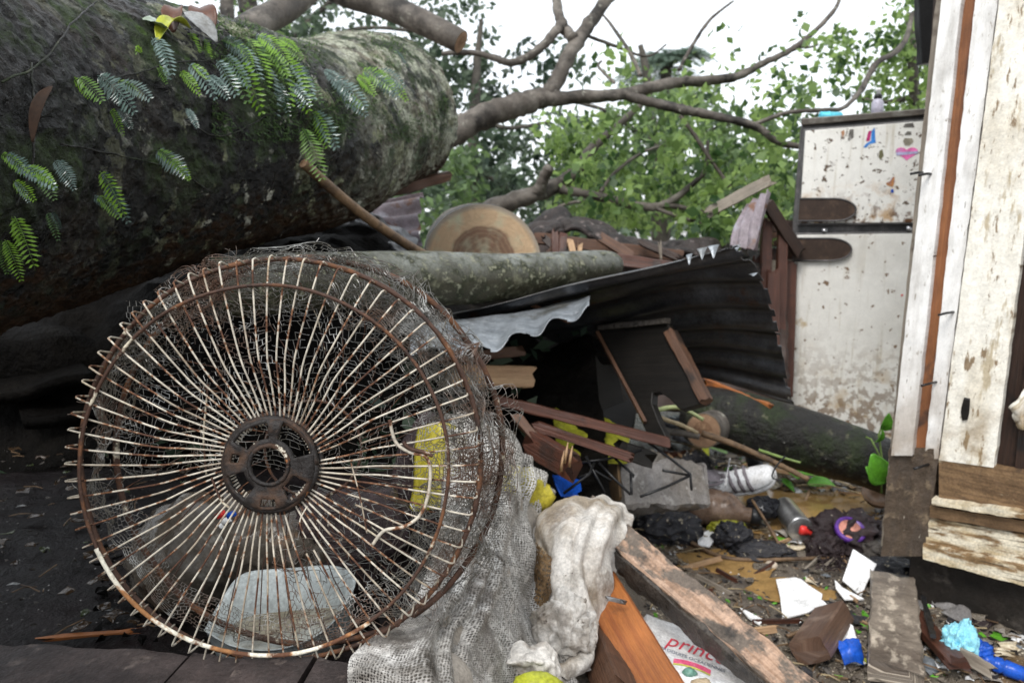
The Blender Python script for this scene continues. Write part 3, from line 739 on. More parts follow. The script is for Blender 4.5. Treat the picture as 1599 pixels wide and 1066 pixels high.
def fern(label, cx, cy, fr, seed):
    l, n_ = on_trunk(cx, cy)
    t = T('fern', label, 'fern', l, 'ferns growing on the fallen trunk')
    for k, (px, py, dx, dy, L, m) in enumerate(fr):
        b, nn = on_trunk(px, py)
        if b is None: continue
        dd = (RGT * dx - UPV * dy).normalized() + nn * .45
        for q in range(2):
            rq = random.Random(seed * 100 + k * 3 + q)
            d2 = dd + RGT * rq.uniform(-.5, .5) * q + UPV * rq.uniform(-.3, .3) * q
            frond(t, b + nn * .004 + RGT * rq.uniform(-.012, .012) * q, d2, L * (.56 if q == 0 else rq.uniform(.3, .5)), rq.uniform(.35, .7), m if rq.random() < .75 else (F1 if m is F2 else F2), n=rq.choice((8, 9, 11)), wmax=rq.uniform(.26, .38), seed=seed * 10 + k + q * 500, bank=rq.uniform(-.6, .6))
F1, F2 = LEAF_FERN, LEAF_FERNB
fern('silvery fern above the middle of the trunk, below the dead leaves', 245, 80, [(235, 60, .25, 1, .115, F2), (215, 85, -1, -.1, .06, F1), (245, 105, .5, 1, .05, F2)], 1)
fern('grey green fern right below the curled dead leaves', 300, 70, [(296, 52, -.1, 1, .10, F2), (318, 62, -.3, 1, .105, F2), (290, 100, .9, .8, .11, F1), (278, 112, .8, .9, .085, F1), (335, 95, .3, 1, .12, F2), (322, 120, .8, .9, .09, F2)], 2)
fern('bright lime fern draped over the upper edge of the trunk', 390, 65, [(345, 62, .9, .5, .115, F1), (365, 70, .8, 1, .13, F1), (385, 62, .35, 1, .17, F1), (400, 58, 1, .5, .15, F1), (350, 88, .2, 1, .16, F2), (372, 100, .25, 1, .16, F1), (430, 62, 1, .6, .13, F1), (365, 60, -.6, .5, .08, F1), (410, 75, .7, 1, .13, F1)], 3)
fern('dark silvery fern hanging lowest right of the lime fern', 430, 100, [(425, 85, .1, 1, .18, F2), (440, 90, .45, 1, .19, F2), (455, 100, .6, 1, .16, F2), (415, 105, -.2, 1, .15, F2), (465, 118, .9, .8, .12, F1), (450, 130, .7, 1, .11, F2), (432, 130, .1, 1, .10, F2)], 4)
fern('dark glossy fern low on the left of the trunk', 45, 265, [(5, 240, .8, .5, .075, F1), (25, 262, 1, .25, .085, F1), (50, 268, .6, .8, .06, F1), (80, 250, .5, 1, .07, F2), (15, 282, .9, .5, .055, F2)], 5)
fern('small silvery fern alone on the dark lower bark', 160, 280, [(152, 266, .7, 1, .095, F2), (160, 290, .9, 1, .085, F2), (148, 306, .9, .5, .07, F1)], 6)
fern('bright hanging fern at the far left edge under the trunk', 20, 350, [(18, 338, .15, 1, .085, F1), (70, 330, .1, 1, .055, F1), (2, 372, .2, 1, .07, F1)], 7)
fern('yellow green fern patch on the pale sawn end of the trunk', 590, 120, [(562, 112, 1, .4, .17, F1), (575, 120, 1, .6, .16, F1), (590, 112, 1, .5, .15, F1), (600, 125, .9, .7, .13, F1), (555, 120, .8, .9, .12, F1), (615, 80, .2, 1, .14, F2), (520, 130, 1, .6, .16, F2), (505, 112, .9, .8, .15, F2), (530, 150, 1, .5, .13, F2), (490, 175, .5, 1, .15, F1), (470, 200, .3, 1, .16, F1)], 8)
fern('thin pale fern trailing along the dark middle of the trunk', 200, 135, [(150, 118, 1, .45, .13, F2), (185, 130, 1, .5, .10, F2), (120, 122, .8, .6, .09, F1), (240, 235, .9, .6, .11, F1), (262, 248, .9, .3, .08, F1), (170, 170, .3, 1, .06, F2), (290, 170, .3, 1, .06, F2)], 9)

def leafblade(name, label, cat, pts_px, d0, mat, curl, parent=None, group=None, lift=.0):
    """one broad leaf: outline of (px,py) about its middle, real curl, on a surface point"""
    pass
def bigleaf(name, label, base, tip, wd, mat, curl=.2, fold=.15, group=None, up=V(0, -.4, 1), seed=0):
    base, tip = Vector(base), Vector(tip); ax = tip - base; L = ax.length
    s = ax.cross(up).normalized() * wd / 2; n = s.cross(ax).normalized()
    rows = []
    for k in range(7):
        u = k / 6
        wv = math.sin(PI * (.04 + .94 * u ** .8)) ** .75
        c = base + ax * u + n * (L * curl * math.sin(PI * u))
        wob = noise.noise(V(u * 3, seed, 0)) * .3
        rows.append([c - s * wv + n * wd * fold * wv * (1 + wob), c - s * wv * .5 + n * wd * fold * .25 * wv, c, c + s * wv * .5 + n * wd * fold * .3 * wv, c + s * wv + n * wd * fold * wv * (1 - wob)])
    mb = MB(); sheet(mb, rows, 9, 14, .0008, disp=lambda u, v, p: .02 * wd * math.sin(v * 34) * abs(u - .5))
    o = mb.build(name, mat)
    return tag(o, label, 'leaf', group)
lg = 'broad leaves lying on top of the trunk'
def tl(px, py, up=.012):
    if py < 100: py += 15; px -= 6; up = min(up, .022)
    l, n_ = on_trunk(px, py); return l + n_ * up
bigleaf('leaf', 'pale ribbed wet leaf left of the curled dead leaves', tl(222, 22), tl(268, 46), .075, PALELEAF, .1, .1, lg, seed=1)
bigleaf('leaf', 'yellow green leaf edge just under the dead leaves', tl(246, 52, .01), tl(290, 38, .02), .035, YLEAF, .2, .3, lg, seed=2)
bigleaf('leaf', 'curled orange brown dead leaf standing on the trunk', tl(272, 42, .01), tl(281, 16, .05), .040, DEADLEAF, .2, .25, lg, seed=3)
bigleaf('leaf', 'dark curled brown dead leaf behind the grey leaf', tl(330, 48, .01), tl(312, 12, .06), .055, DEADLEAF, .2, .2, lg, seed=4)
bigleaf('leaf', 'smooth grey wet leaf pointing down beside the dead leaves', tl(288, 18, .03), tl(336, 62, .02), .060, GREYLEAF, .08, .1, lg, seed=5)
bigleaf('leaf', 'long brown dry leaf hanging on the left of the trunk', tl(48, 140, .03), tl(28, 226, .02), .018, DARKLEAF, .10, .2, lg, seed=6)

# ------------------------------------------------------------------ other logs and limbs
def log(name, label, cat, pts, rads, bark, face0=None, face1=None, nl=70, nr=48, amp=.06, seed=0, group=None, kids=()):
    pts = [Vector(p) for p in pts]
    t = T(name, label, cat, (pts[0].x, pts[0].y, min(p.z for p in pts) - rads[0]), group)
    mb, vs = trunk_mesh(pts, rads, nl, nr, amp, seed)
    if not face0: cap_disc(mb, [Vector(v) for v in vs[:nr]], pts[0], (pts[0] - pts[1]).normalized() * .002)
    if not face1: cap_disc(mb, [Vector(v) for v in vs[-nr:]], pts[-1], (pts[-1] - pts[-2]).normalized() * .002)
    mb.build('bark', bark, t)
    if face0:
        m2 = MB(); cap_disc(m2, [Vector(v) for v in vs[:nr]], pts[0], (pts[0] - pts[1]).normalized() * .004); m2.build('cut_face', face0, t)
    if face1:
        m2 = MB(); cap_disc(m2, [Vector(v) for v in vs[-nr:]], pts[-1], (pts[-1] - pts[-2]).normalized() * .004); m2.build('cut_face', face1, t)
    return t
log('cut_log', 'thick log with a fresh orange sawn end and dark heart facing us', 'log', [P(752, 412, 3.0), P(748, 405, 3.2), P(735, 392, 4.0), P(725, 384, 5.0)], [.238, .24, .245, .25], BARK_LIMB, face0=RING_BIG, seed=2, amp=.03)
log('grey_log', 'thin grey log with pale moss lying level in front of the orange sawn end', 'log', [P(330, 452, 1.62), P(480, 440, 1.76), P(640, 436, 1.95), P(800, 432, 2.12), P(935, 416, 2.3), P(962, 414, 2.34)], [.070, .070, .072, .066, .05, .034], BARK_LOG, seed=5, amp=.05, nl=110)
log('leaning_stick', 'bare brown stick leaning against the underside of the big trunk', 'branch', [P(474, 255, 1.78), P(560, 330, 1.95), P(640, 385, 2.12), P(692, 414, 2.26)], [.0125, .0135, .014, .015], TWIG, face0=RING_SM, seed=6, nr=16, nl=30)
log('mossy_log', 'black mossy log lying below the refrigerator and running to the house post', 'log', [P(1085, 645, 2.92), P(1140, 655, 2.82), P(1240, 682, 2.72), P(1340, 712, 2.62), P(1400, 735, 2.55)], [.11, .115, .115, .10, .09], BARK_DARK, seed=8, amp=.07)
log('sawn_branch', 'short branch with a pale pink sawn end at the tip of the black log', 'log', [P(1098, 672, 2.62), P(1110, 668, 2.72), P(1150, 650, 2.95)], [.062, .064, .066], BARK_LIMB, face0=RING_SM, seed=9, nr=28, nl=24)
log('sawn_branch', 'cut overhead branch with an orange sawn tip against the white sky', 'branch', [P(720, 66, 3.0), P(690, 50, 3.02), P(600, 8, 3.1), P(520, -20, 3.25), P(400, -90, 3.5)], [.046, .05, .055, .06, .065], BARK_LIMB, face0=RING_SM, seed=10, nr=30)
log('broken_limb', 'dark limb rising out of the trunk top toward the upper left corner', 'branch', [P(350, 75, 2.3), P(400, 38, 2.45), P(450, 12, 2.6), P(500, -30, 2.8)], [.05, .048, .045, .045], BARK_LIMB, seed=11, nr=30)

# ------------------------------------------------------------------ trees
def leafcloud(name, clumps, size, mat, parent, seed, tn=(0, 1), aspect=.55, down=.5):
    """thousands of separate leaf-sized blades through clumps [(centre, radius, count)]"""
    r = np.random.RandomState(seed); off = np.array(wloc(parent))
    A = []
    TN = []
    for (c, rad, n) in clumps:
        d = r.normal(size=(n, 3)); d /= np.linalg.norm(d, axis=1, keepdims=True)
        A.append(np.array(c) + d * (r.uniform(0, 1, (n, 1)) ** .45) * np.array(rad if hasattr(rad, '__len__') else (rad,) * 3))
        TN.append(np.clip(r.uniform(*tn) + r.normal(0, .22, n), 0, 1))
    p = np.concatenate(A); tn_ = np.concatenate(TN); n = len(p)
    d = r.normal(size=(n, 3)); d[:, 2] -= down; d /= np.linalg.norm(d, axis=1, keepdims=True)
    q = r.normal(size=(n, 3)); q[:, 2] += .6; s = np.cross(d, q); s /= np.linalg.norm(s, axis=1, keepdims=True)
    nn = np.cross(s, d)
    L = size * r.uniform(.6, 1.25, (n, 1)); W = L * aspect * .5
    v = np.stack([p, p + d * L * .5 + s * W + nn * W * .3, p + d * L, p + d * L * .5 - s * W + nn * W * .3], axis=1).reshape(-1, 3) - off
    me = bpy.data.meshes.new(name)
    me.vertices.add(4 * n); me.vertices.foreach_set('co', v.ravel())
    me.loops.add(4 * n); me.loops.foreach_set('vertex_index', np.arange(4 * n, dtype=np.int32))
    me.polygons.add(n); me.polygons.foreach_set('loop_start', np.arange(0, 4 * n, 4, dtype=np.int32)); me.polygons.foreach_set('loop_total', np.full(n, 4, dtype=np.int32))
    me.update(calc_edges=True)
    at = me.attributes.new('tone', 'FLOAT', 'POINT'); at.data.foreach_set('value', np.repeat(tn_, 4).astype(np.float32))
    me.materials.append(mat)
    o = bpy.data.objects.new(name, me); COL.objects.link(o); o.parent = parent; o['wl'] = tuple(off)
    return o
def limb(parent, pts, nm='limb', mat=None, seed=0, n=None):
    """pts (px,py,depth,radius in photo px)"""
    q = crom([(*P(x, y, d), r * .86 / FPX * d) for (x, y, d, r) in pts], n or len(pts) * 8)
    mb = MB(); mb.tube([c[:3] for c in q], [max(.002, c[3]) for c in q], 10 if pts[0][3] > 6 else 6, jit=.35, seed=seed)
    return mb.build(nm, mat or BARK_LIMB, parent)
ft = T('fallen_tree', 'fallen tree with bare grey forking limbs spreading over the wreckage', 'tree', P(690, 225, 4.0))
limb(ft, [(640, 250, 4.0, 26), (705, 210, 4.0, 24), (770, 176, 4.05, 22), (830, 158, 4.1, 20), (860, 142, 4.15, 15), (890, 85, 4.2, 13), (920, 38, 4.3, 12), (965, -25, 4.4, 11)], seed=1)
limb(ft, [(838, 156, 4.1, 15), (900, 152, 4.15, 12), (980, 146, 4.2, 11), (1050, 130, 4.3, 10), (1140, 122, 4.4, 8), (1190, 100, 4.5, 6), (1250, 68, 4.6, 5), (1308, 8, 4.7, 3.5), (1300, -30, 4.7, 3)], seed=2)
limb(ft, [(975, 148, 4.2, 9), (1010, 158, 4.15, 9), (1060, 170, 4.1, 9), (1120, 182, 4.05, 8), (1180, 198, 4.0, 7), (1215, 222, 4.0, 6), (1260, 230, 4.0, 5)], seed=3)
limb(ft, [(895, 60, 4.2, 11), (876, 35, 4.3, 9), (866, -20, 4.4, 8)], seed=4)
limb(ft, [(880, 34, 4.25, 9), (862, 56, 4.2, 9), (836, 82, 4.2, 8), (800, 98, 4.2, 7), (770, 90, 4.2, 6), (735, 82, 4.2, 5), (690, 84, 4.2, 4)], seed=5)
limb(ft, [(720, 345, 4.3, 16), (790, 318, 4.3, 16), (860, 295, 4.35, 14), (900, 265, 4.4, 11), (925, 232, 4.5, 9), (960, 200, 4.6, 7), (1000, 165, 4.7, 5)], seed=6)
limb(ft, [(875, 296, 4.35, 9), (930, 306, 4.3, 8), (1000, 322, 4.25, 8), (1040, 318, 4.25, 7), (1090, 280, 4.2, 5), (1103, 258, 4.2, 4), (1105, 220, 4.2, 3)], seed=7)
limb(ft, [(1035, 319, 4.25, 5), (1090, 328, 4.2, 4.5), (1150, 334, 4.1, 4)], 'twig', seed=8)
limb(ft, [(1025, 326, 4.2, 4), (1070, 342, 4.15, 3.5), (1110, 350, 4.1, 3)], 'twig', seed=9)
limb(ft, [(840, 300, 4.3, 12), (850, 276, 4.25, 11), (858, 262, 4.2, 9)], 'broken_stub', seed=10)
limb(ft, [(1000, 118, 4.3, 4), (985, 85, 4.4, 4), (955, 40, 4.6, 3), (940, 22, 4.7, 2)], 'twig', seed=11)
limb(ft, [(1060, 110, 4.4, 3.5), (1085, 65, 4.5, 3.5), (1110, 30, 4.6, 3), (1145, 2, 4.7, 2)], 'twig', seed=12)
limb(ft, [(1062, 180, 4.1, 4), (1085, 212, 4.1, 4), (1110, 250, 4.1, 3.5), (1140, 292, 4.1, 3)], 'twig', seed=13)
limb(ft, [(1180, 194, 4.0, 4), (1230, 176, 4.0, 4), (1290, 172, 4.1, 4), (1318, 168, 4.2, 4), (1345, 140, 4.3, 5), (1368, 100, 4.4, 5.5), (1395, 84, 4.5, 5.5), (1415, 60, 4.6, 5), (1425, 20, 4.7, 4)], seed=14)
limb(ft, [(915, 55, 4.3, 3), (960, 72, 4.4, 3), (1010, 88, 4.5, 2.2), (1040, 70, 4.6, 1.6)], 'twig', seed=15)
limb(ft, [(1238, 72, 4.6, 3), (1262, 74, 4.6, 2.4), (1278, 70, 4.6, 1.5)], 'twig', seed=16)
limb(ft, [(960, 130, 4.3, 3), (935, 105, 4.4, 2.6), (940, 95, 4.4, 2)], 'twig', seed=17)
limb(ft, [(938, 300, 4.3, 4), (960, 270, 4.4, 3.5), (1000, 240, 4.5, 3), (1040, 226, 4.6, 2.4)], 'twig', seed=18)
limb(ft, [(920, 312, 4.25, 3), (880, 320, 4.2, 3), (850, 335, 4.2, 2)], 'twig', seed=19)
rg = random.Random(11)
cl = []
for k in range(150):
    x, y = rg.uniform(860, 1250), rg.uniform(195, 350)
    if y < 215 + 50 * abs(x - 1050) / 200 and rg.random() < .5: continue
    cl.append((P(x, y, rg.uniform(4.0, 5.6)), rg.uniform(.07, .18), rg.randint(14, 40)))
for k in range(120):
    x, y = rg.uniform(1180, 1300), rg.uniform(20, 230)
    if x + y * .5 > 1220 and (y > 110 or rg.random() < .3): cl.append((P(x, y, rg.uniform(4.0, 5.0)), rg.uniform(.05, .11), rg.randint(2, 6)))
for k in range(60):
    x, y = rg.uniform(900, 1250), rg.uniform(60, 210)
    cl.append((P(x, y, rg.uniform(4.2, 5.2)), rg.uniform(.08, .16), rg.randint(3, 9)))
for k in range(26):
    cl.append((P(rg.uniform(1085, 1185), rg.uniform(312, 372), rg.uniform(3.3, 3.7)), rg.uniform(.04, .09), rg.randint(4, 9)))
leafcloud('foliage', cl, .062, LEAF_BRIGHT, ft, 3, aspect=.75)
def tree(name, label, pts, clumps, size, mat, seed, tn=(0, 1), extra=(), aspect=.55, bark=None, group='trees standing behind the wreckage'):
    b = P(*pts[0][:3])
    t = T(name, label, 'tree', (b.x, b.y, 0), group)
    base = [(Vector((b.x, b.y, -.1)), pts[0][3] / FPX * pts[0][2] * 1.25)]
    q = base + [(P(x, y, d), r / FPX * d) for (x, y, d, r) in pts]
    c = crom([(*p, r) for p, r in q], len(q) * 7)
    mb = MB(); mb.tube([k[:3] for k in c], [max(.004, k[3]) for k in c], 10, jit=.3, seed=seed); mb.build('trunk', bark or BARK_FAR, t)
    for k, e in enumerate(extra): limb(t, e, 'limb', bark or BARK_FAR, seed=seed + k)
    leafcloud('crown', clumps, size, mat, t, seed, tn, aspect)
    return t
def blob(rg, n, x0, x1, y0, y1, d0, d1, r0, r1, c0, c1, keep=None):
    out = []
    while len(out) < n:
        x, y = rg.uniform(x0, x1), rg.uniform(y0, y1)
        if keep and not keep(x, y): continue
        out.append((P(x, y, rg.uniform(d0, d1)), rg.uniform(r0, r1), rg.randint(c0, c1)))
    return out
rg = random.Random(21)
tree('leafy_tree', 'dark leafed tree showing between the sawn trunk end and the forked limb', [(735, 330, 8.5, 10), (740, 200, 8.3, 9), (745, 100, 8.2, 6), (752, 30, 8.1, 3)],
     blob(rg, 58, 680, 905, 85, 330, 7.6, 9.4, .14, .34, 24, 70, lambda x, y: y > 60 + abs(x - 760) * .25), .12, LEAF_DARK, 31, extra=[[(740, 220, 8.3, 5), (700, 160, 8.2, 4), (690, 110, 8.1, 2)], [(742, 180, 8.3, 5), (790, 200, 8.2, 4), (860, 190, 8.1, 2)], [(738, 260, 8.3, 5), (800, 300, 8.3, 3)], [(735, 300, 8.4, 4), (705, 240, 8.3, 3)]])
tree('leafy_tree', 'tall dense tree rising behind the middle of the collapsed roof', [(1030, 340, 9.5, 12), (1020, 220, 9.5, 10), (1010, 120, 9.3, 7), (1000, 70, 9.2, 4)],
     blob(rg, 84, 850, 1255, 120, 345, 8.4, 11, .2, .46, 30, 80, lambda x, y: y > 130 + abs(x - 1040) * .42), .13, LEAF_MID, 32, extra=[[(1030, 240, 9.4, 6), (960, 180, 9.2, 4), (900, 160, 9.1, 3)], [(1030, 260, 9.4, 6), (1120, 200, 9.2, 4), (1200, 190, 9, 3)]])
tree('leafy_tree', 'grey green tree seen over the top of the fallen trunk', [(420, 330, 9, 10), (430, 150, 9, 9), (460, 60, 8.8, 6), (520, 0, 8.8, 4)],
     blob(rg, 46, 410, 700, -60, 75, 8, 9.5, .15, .38, 20, 55) + blob(rg, 14, 690, 760, -40, 130, 8, 9, .12, .25, 12, 30), .11, LEAF_DARK, 33, tn=(.2, 1), extra=[[(450, 80, 8.8, 6), (560, 45, 8.7, 4), (660, 50, 8.6, 3)]])
tree('leafy_tree', 'bright leafed tree behind the refrigerator at the right edge of the sky', [(1440, 330, 5.4, 12), (1430, 200, 5.3, 9), (1425, 90, 5.3, 7), (1420, 20, 5.2, 5)],
     blob(rg, 75, 1345, 1500, -60, 200, 4.8, 6.2, .10, .24, 18, 45, lambda x, y: x > 1440 - (y + 80) * .28) + blob(rg, 36, 1300, 1430, 40, 150, 5, 5.8, .06, .14, 8, 20), .062, LEAF_BRIGHT, 34, aspect=.7, extra=[[(1430, 150, 5.3, 6), (1380, 160, 5.2, 4), (1330, 150, 5.1, 2)]], bark=BARK_LIMB)
tree('leafy_tree', 'pair of pale trunks rising behind the top of the fallen trunk', [(392, 330, 5.4, 17), (390, 150, 5.4, 17), (388, 40, 5.4, 16), (384, -80, 5.4, 15)],
     blob(rg, 24, 330, 470, -150, 55, 5.2, 6.5, .10, .25, 14, 36), .075, LEAF_MID, 35, extra=[[(360, 100, 5.2, 12), (356, 30, 5.2, 13), (348, -60, 5.2, 12)]], bark=BARK_LIMB)
tree('leafy_tree', 'low dark tree filling the gap under the trunk end', [(640, 345, 7.2, 9), (650, 250, 7.1, 7), (660, 200, 7, 4)],
     blob(rg, 44, 560, 740, 225, 400, 6.4, 8, .14, .32, 26, 60), .10, LEAF_MID, 36, tn=(0, .7))
tree('leafy_tree', 'distant dark tree left behind the slabs beneath the trunk', [(120, 400, 9, 12), (130, 250, 9, 9), (140, 150, 9, 5)],
     blob(rg, 60, -250, 560, 150, 420, 8, 11, .3, .6, 40, 80), .16, LEAF_DARK, 37, tn=(0, .6))
# a far belt of trees closes the view
belt = T('tree_belt', 'far belt of trees closing the view behind everything', 'trees', V(0, 19, 0)); belt['kind'] = 'stuff'
rg = random.Random(77)
leafcloud('foliage', [(V(rg.uniform(-22, 22), rg.uniform(17, 24), rg.uniform(0, 2.2) * (1 - .35 * rg.random())), (1.0, .8, .55), 130) for k in range(170)], .38, LEAF_DARK, belt, 78, tn=(.1, .9))
# palm
pt = T('palm_tree', 'grey green palm crown standing far off against the white sky', 'palm tree', V(P(1050, 300, 13).x, P(1050, 300, 13).y, 0))
mb = MB(); pc = P(1040, 105, 13)
mb.tube([V(pc.x, pc.y, -.1), V(pc.x + .1, pc.y, 1.4), pc], [.14, .12, .10], 10); mb.build('trunk', BARK_FAR, pt)
for k in range(30):
    a = k * 2.399; el = .15 + .9 * ((k * .37) % 1)
    frond(pt, pc, V(math.cos(a) * math.cos(el), math.sin(a) * math.cos(el), math.sin(el)), .95 + .3 * ((k * .61) % 1), .65, LEAF_PALM, n=20, wmax=.26, seed=200 + k, up=V(0, 0, 1), tn=(.1, .8))
# ------------------------------------------------------------------ the rusted fan guard
FD = .90
fc = P(427, 722, FD)
FN = -FWD
def FP(rad, ang, b):            # point on the fan: radius in photo px at the fan's depth, angle, height along its axis toward us
    k = rad / FPX * FD
    return fc + RGT * (k * math.cos(ang)) + UPV * (k * math.sin(ang)) + FN * b
fan = T('fan_guard', 'large rusty round wire fan guard with cream spokes standing upright in front', 'fan guard', fc - UPV * .25)
rg = random.Random(3)
NS = 76
broken = {62, 63, 3, 71}
def sq(ang, rr): return rr * (1 + .008 * math.cos(2 * ang - .4))
spoke_meshes = []
for k in range(NS):
    a = 2 * PI * k / NS + rg.uniform(-.006, .006)
    sw = -.115 - .03 * math.sin(a * 2)
    R1 = 319 + rg.uniform(-2, 2)
    wob = rg.uniform(-.010, .010)
    prof = [(60, a + sw, .004), (95, a + sw * .55, .010), (140, a + sw * .16, .018), (168, a + wob * .3, .021), (220, a + wob * .2, .022), (285, a, .018), (316, a, .012)]
    pts = [FP(r, an, b) for (r, an, b) in crom(prof, 20)]
    pts += [FP(R1, a, .008), FP(R1 + 2, a, .002), FP(R1 + 1, a + .004, -.012), FP(R1 - 1, a + .006, -.028)]
    if k in broken: pts = pts[7:]
    mb = MB(); mb.tube(pts, .00122, 6); mb.build('spoke', WIRE, fan)
def ringwire(name, R, b, r, mat, a0=0, a1=2 * PI, n=140, cx=0, cy=0, wv=.004, seed=0, jit=.15):
    pts = []
    for k in range(n + 1):
        a = a0 + (a1 - a0) * k / n
        pts.append(FP(R * (1 + wv * noise.noise(V(math.cos(a) * 2, math.sin(a) * 2, seed)) * 2), a, b) + RGT * cx / FPX * FD - UPV * cy / FPX * FD)
    mb = MB(); mb.tube(pts, r, 8, jit=jit, seed=seed)
    return mb.build(name, mat, fan)
ringwire('outer_rim', 321, -.024, .0032, RING_RUST, seed=1, cx=2, jit=.4)
ringwire('reinforcing_ring', 281, .023, .0022, RING_RUST, a0=-1.0, a1=3.6, seed=2, cx=-5, cy=6)
ringwire('reinforcing_ring', 282, .0235, .0026, RING_PAINT, a0=3.58, a1=5.32, n=60, seed=2, cx=-5, cy=6)
ringwire('rear_rim', 330, -.085, .0042, RING_RUST, seed=4, cx=26, cy=-2, wv=.008)
# hub: a punched disc, three slots and a centre hole
def hub_disc():
    mb = MB(); n = 96
    rad = [29, 34, 40, 46, 52, 58, 64, 70, 74]
    hole = lambda r, a: any(abs(((a - c + PI) % (2 * PI)) - PI) < w_ and r0 < r < r1 for (c, w_, r0, r1) in ((2.05, .50, 42, 66), (.75, .50, 38, 68), (3.75, .36, 40, 66), (5.55, .34, 42, 64), (2.95, .14, 46, 60), (4.7, .2, 52, 66)))
    ok = {}
    vs = []
    for side in (0, 1):
        for i, r in enumerate(rad):
            for j in range(n):
                a = 2 * PI * j / n
                q = FP(r * (1 + .02 * noise.noise(V(math.cos(a) * 3, math.sin(a) * 3, i * .3))), a, (.018 if i < len(rad) - 1 else .010) + (.003 if 3 < i < 7 else 0) - side * .005)
                vs.append(q)
    m = len(rad) * n
    fs = []
    K = lambda i, j: 0 <= i < len(rad) - 1 and not hole((rad[i] + rad[i + 1]) / 2, 2 * PI * (j % n + .5) / n)
    for i in range(len(rad) - 1):
        for j in range(n):
            if not K(i, j): continue
            a, b, c, d = i * n + j, i * n + (j + 1) % n, (i + 1) * n + (j + 1) % n, (i + 1) * n + j
            fs += [(a, d, c, b), (m + a, m + b, m + c, m + d)]
            for (ii, jj, e0, e1) in ((i - 1, j, a, b), (i + 1, j, c, d), (i, j - 1, d, a), (i, j + 1, b, c)):
                if not K(ii, jj): fs.append((e0, e1, m + e1, m + e0))
    mb.add(vs, fs); return mb
hub_disc().build('hub', HUB, fan)
for (r, b, q) in ((30, .018, .0028), (70, .013, .0042), (76, .004, .0035)):
    ringwire('hub_ring', r, b, q, HUB, n=60, seed=r, wv=.01, jit=.5)
# the rear half of the cage: thin wires seen through the front spokes
for k in range(34):
    a = 2 * PI * k / 34 + .02
    if 0.5 < (a + .4) % 1.7 < .62: continue
    pts = [FP(r_, a - .5 + .5 * (r_ / 325) + rg.uniform(-.003, .003), b_) + RGT * .018 for (r_, b_) in ((85, -.115), (150, -.122), (230, -.115), (300, -.1), (326, -.085))]
    mb = MB(); mb.tube(pts, .0008, 5); mb.build('rear_spoke', RING_RUST, fan)
ringwire('rear_ring', 85, -.115, .002, RING_RUST, n=50, cx=22, seed=7)
# broken, bent ends on the right side
def wirepx(pl, b, r, nm, mat=WIRE):
    q = [P(x, y, FD - b) for (x, y) in pl]
    mb = MB(); mb.tube([c for c in crom(q, len(q) * 6)], r, 7); mb.build(nm, mat, fan)
wirepx([(608, 655), (618, 690), (640, 706), (664, 712), (672, 735), (668, 775), (655, 805), (630, 822), (600, 828), (582, 850)], .0245, .0021, 'bent_wire')
wirepx([(630, 690), (640, 700), (663, 706), (676, 712)], .026, .0024, 'bent_wire', RING_RUST)
wirepx([(548, 722), (562, 775), (573, 832)], .03, .0009, 'loose_wire')
wirepx([(478, 840), (468, 815), (480, 790)], .03, .0009, 'loose_wire')
wirepx([(330, 745), (345, 780), (358, 792)], .026, .0014, 'bent_wire', RING_RUST)
wirepx([(325, 600), (318, 680), (322, 740)], .0, .0012, 'bent_wire', RING_RUST)

# ------------------------------------------------------------------ tangled wire netting wrapped behind the guard
net = T('wire_netting', 'tangled rusty chicken wire bunched around the back and right of the fan guard', 'wire netting', fc - UPV * .2 - FN * .12)
def hexnet(mb, rows, nu, nv, r, crumple, seed, drop=.1, lim=None):
    rows = [[Vector(p) for p in q] for q in rows]
    fine = [crom(q, nu) for q in rows]; cols = [crom([fine[i][j] for i in range(len(rows))], nv) for j in range(nu)]
    rgl = random.Random(seed)
    def pt(i, j):
        p = Vector(cols[j][i]); o = V(seed * 5, 0, 0)
        return p + V(noise.noise(p * 14 + o), noise.noise(p * 14 + o + V(9, 0, 0)), noise.noise(p * 14 + o + V(0, 9, 0))) * crumple + V(noise.noise(p * 45 + o), noise.noise(p * 45 + o + V(9, 0, 0)), noise.noise(p * 45 + o + V(0, 9, 0))) * crumple * .45
    g = [[pt(i, j) for j in range(nu)] for i in range(nv)]
    def seg(a, b):
        if rgl.random() < drop: return
        d = b - a
        if d.length < 1e-5: return
        s = d.orthogonal().normalized() * r; t2 = d.cross(s).normalized() * r
        mb.add([a + s, a - s * .5 + t2 * .87, a - s * .5 - t2 * .87, b + s, b - s * .5 + t2 * .87, b - s * .5 - t2 * .87], [(0, 1, 4, 3), (1, 2, 5, 4), (2, 0, 3, 5)])
    for i in range(nv):
        for j in range(nu - 1):
            if i + 1 < nv and (i + j) % 2 == 0: seg(g[i][j], g[i + 1][j])
            seg(g[i][j], g[i][j + 1])
def FQ(rad, deg, b): return FP(rad, math.radians(deg), b)
layers = [
    ([[FQ(R, a, b) for a in range(200, -46, -15)] for (R, b) in ((285, -.03), (305, -.05), (330, -.07), (345, -.10))], 210, 16, .030, 1),
    ([[FQ(R, a, b) for a in range(172, -30, -15)] for (R, b) in ((250, -.055), (290, -.045), (322, -.04), (338, -.06))], 190, 16, .034, 2),
    ([[FQ(R + (16 if a < 40 else 0), a, b) for a in range(128, -40, -12)] for (R, b) in ((270, -.07), (310, -.06), (338, -.05), (352, -.09))], 170, 15, .040, 3),
    ([[FQ(R, a, b) for a in range(60, -50, -10)] for (R, b) in ((235, -.07), (280, -.08), (325, -.06), (368, -.10))], 120, 18, .045, 4),
    ([[FQ(R, a, b) for a in range(330, 190, -15)] for (R, b) in ((270, -.06), (300, -.05), (322, -.05))], 130, 9, .022, 5),
]
mb = MB()
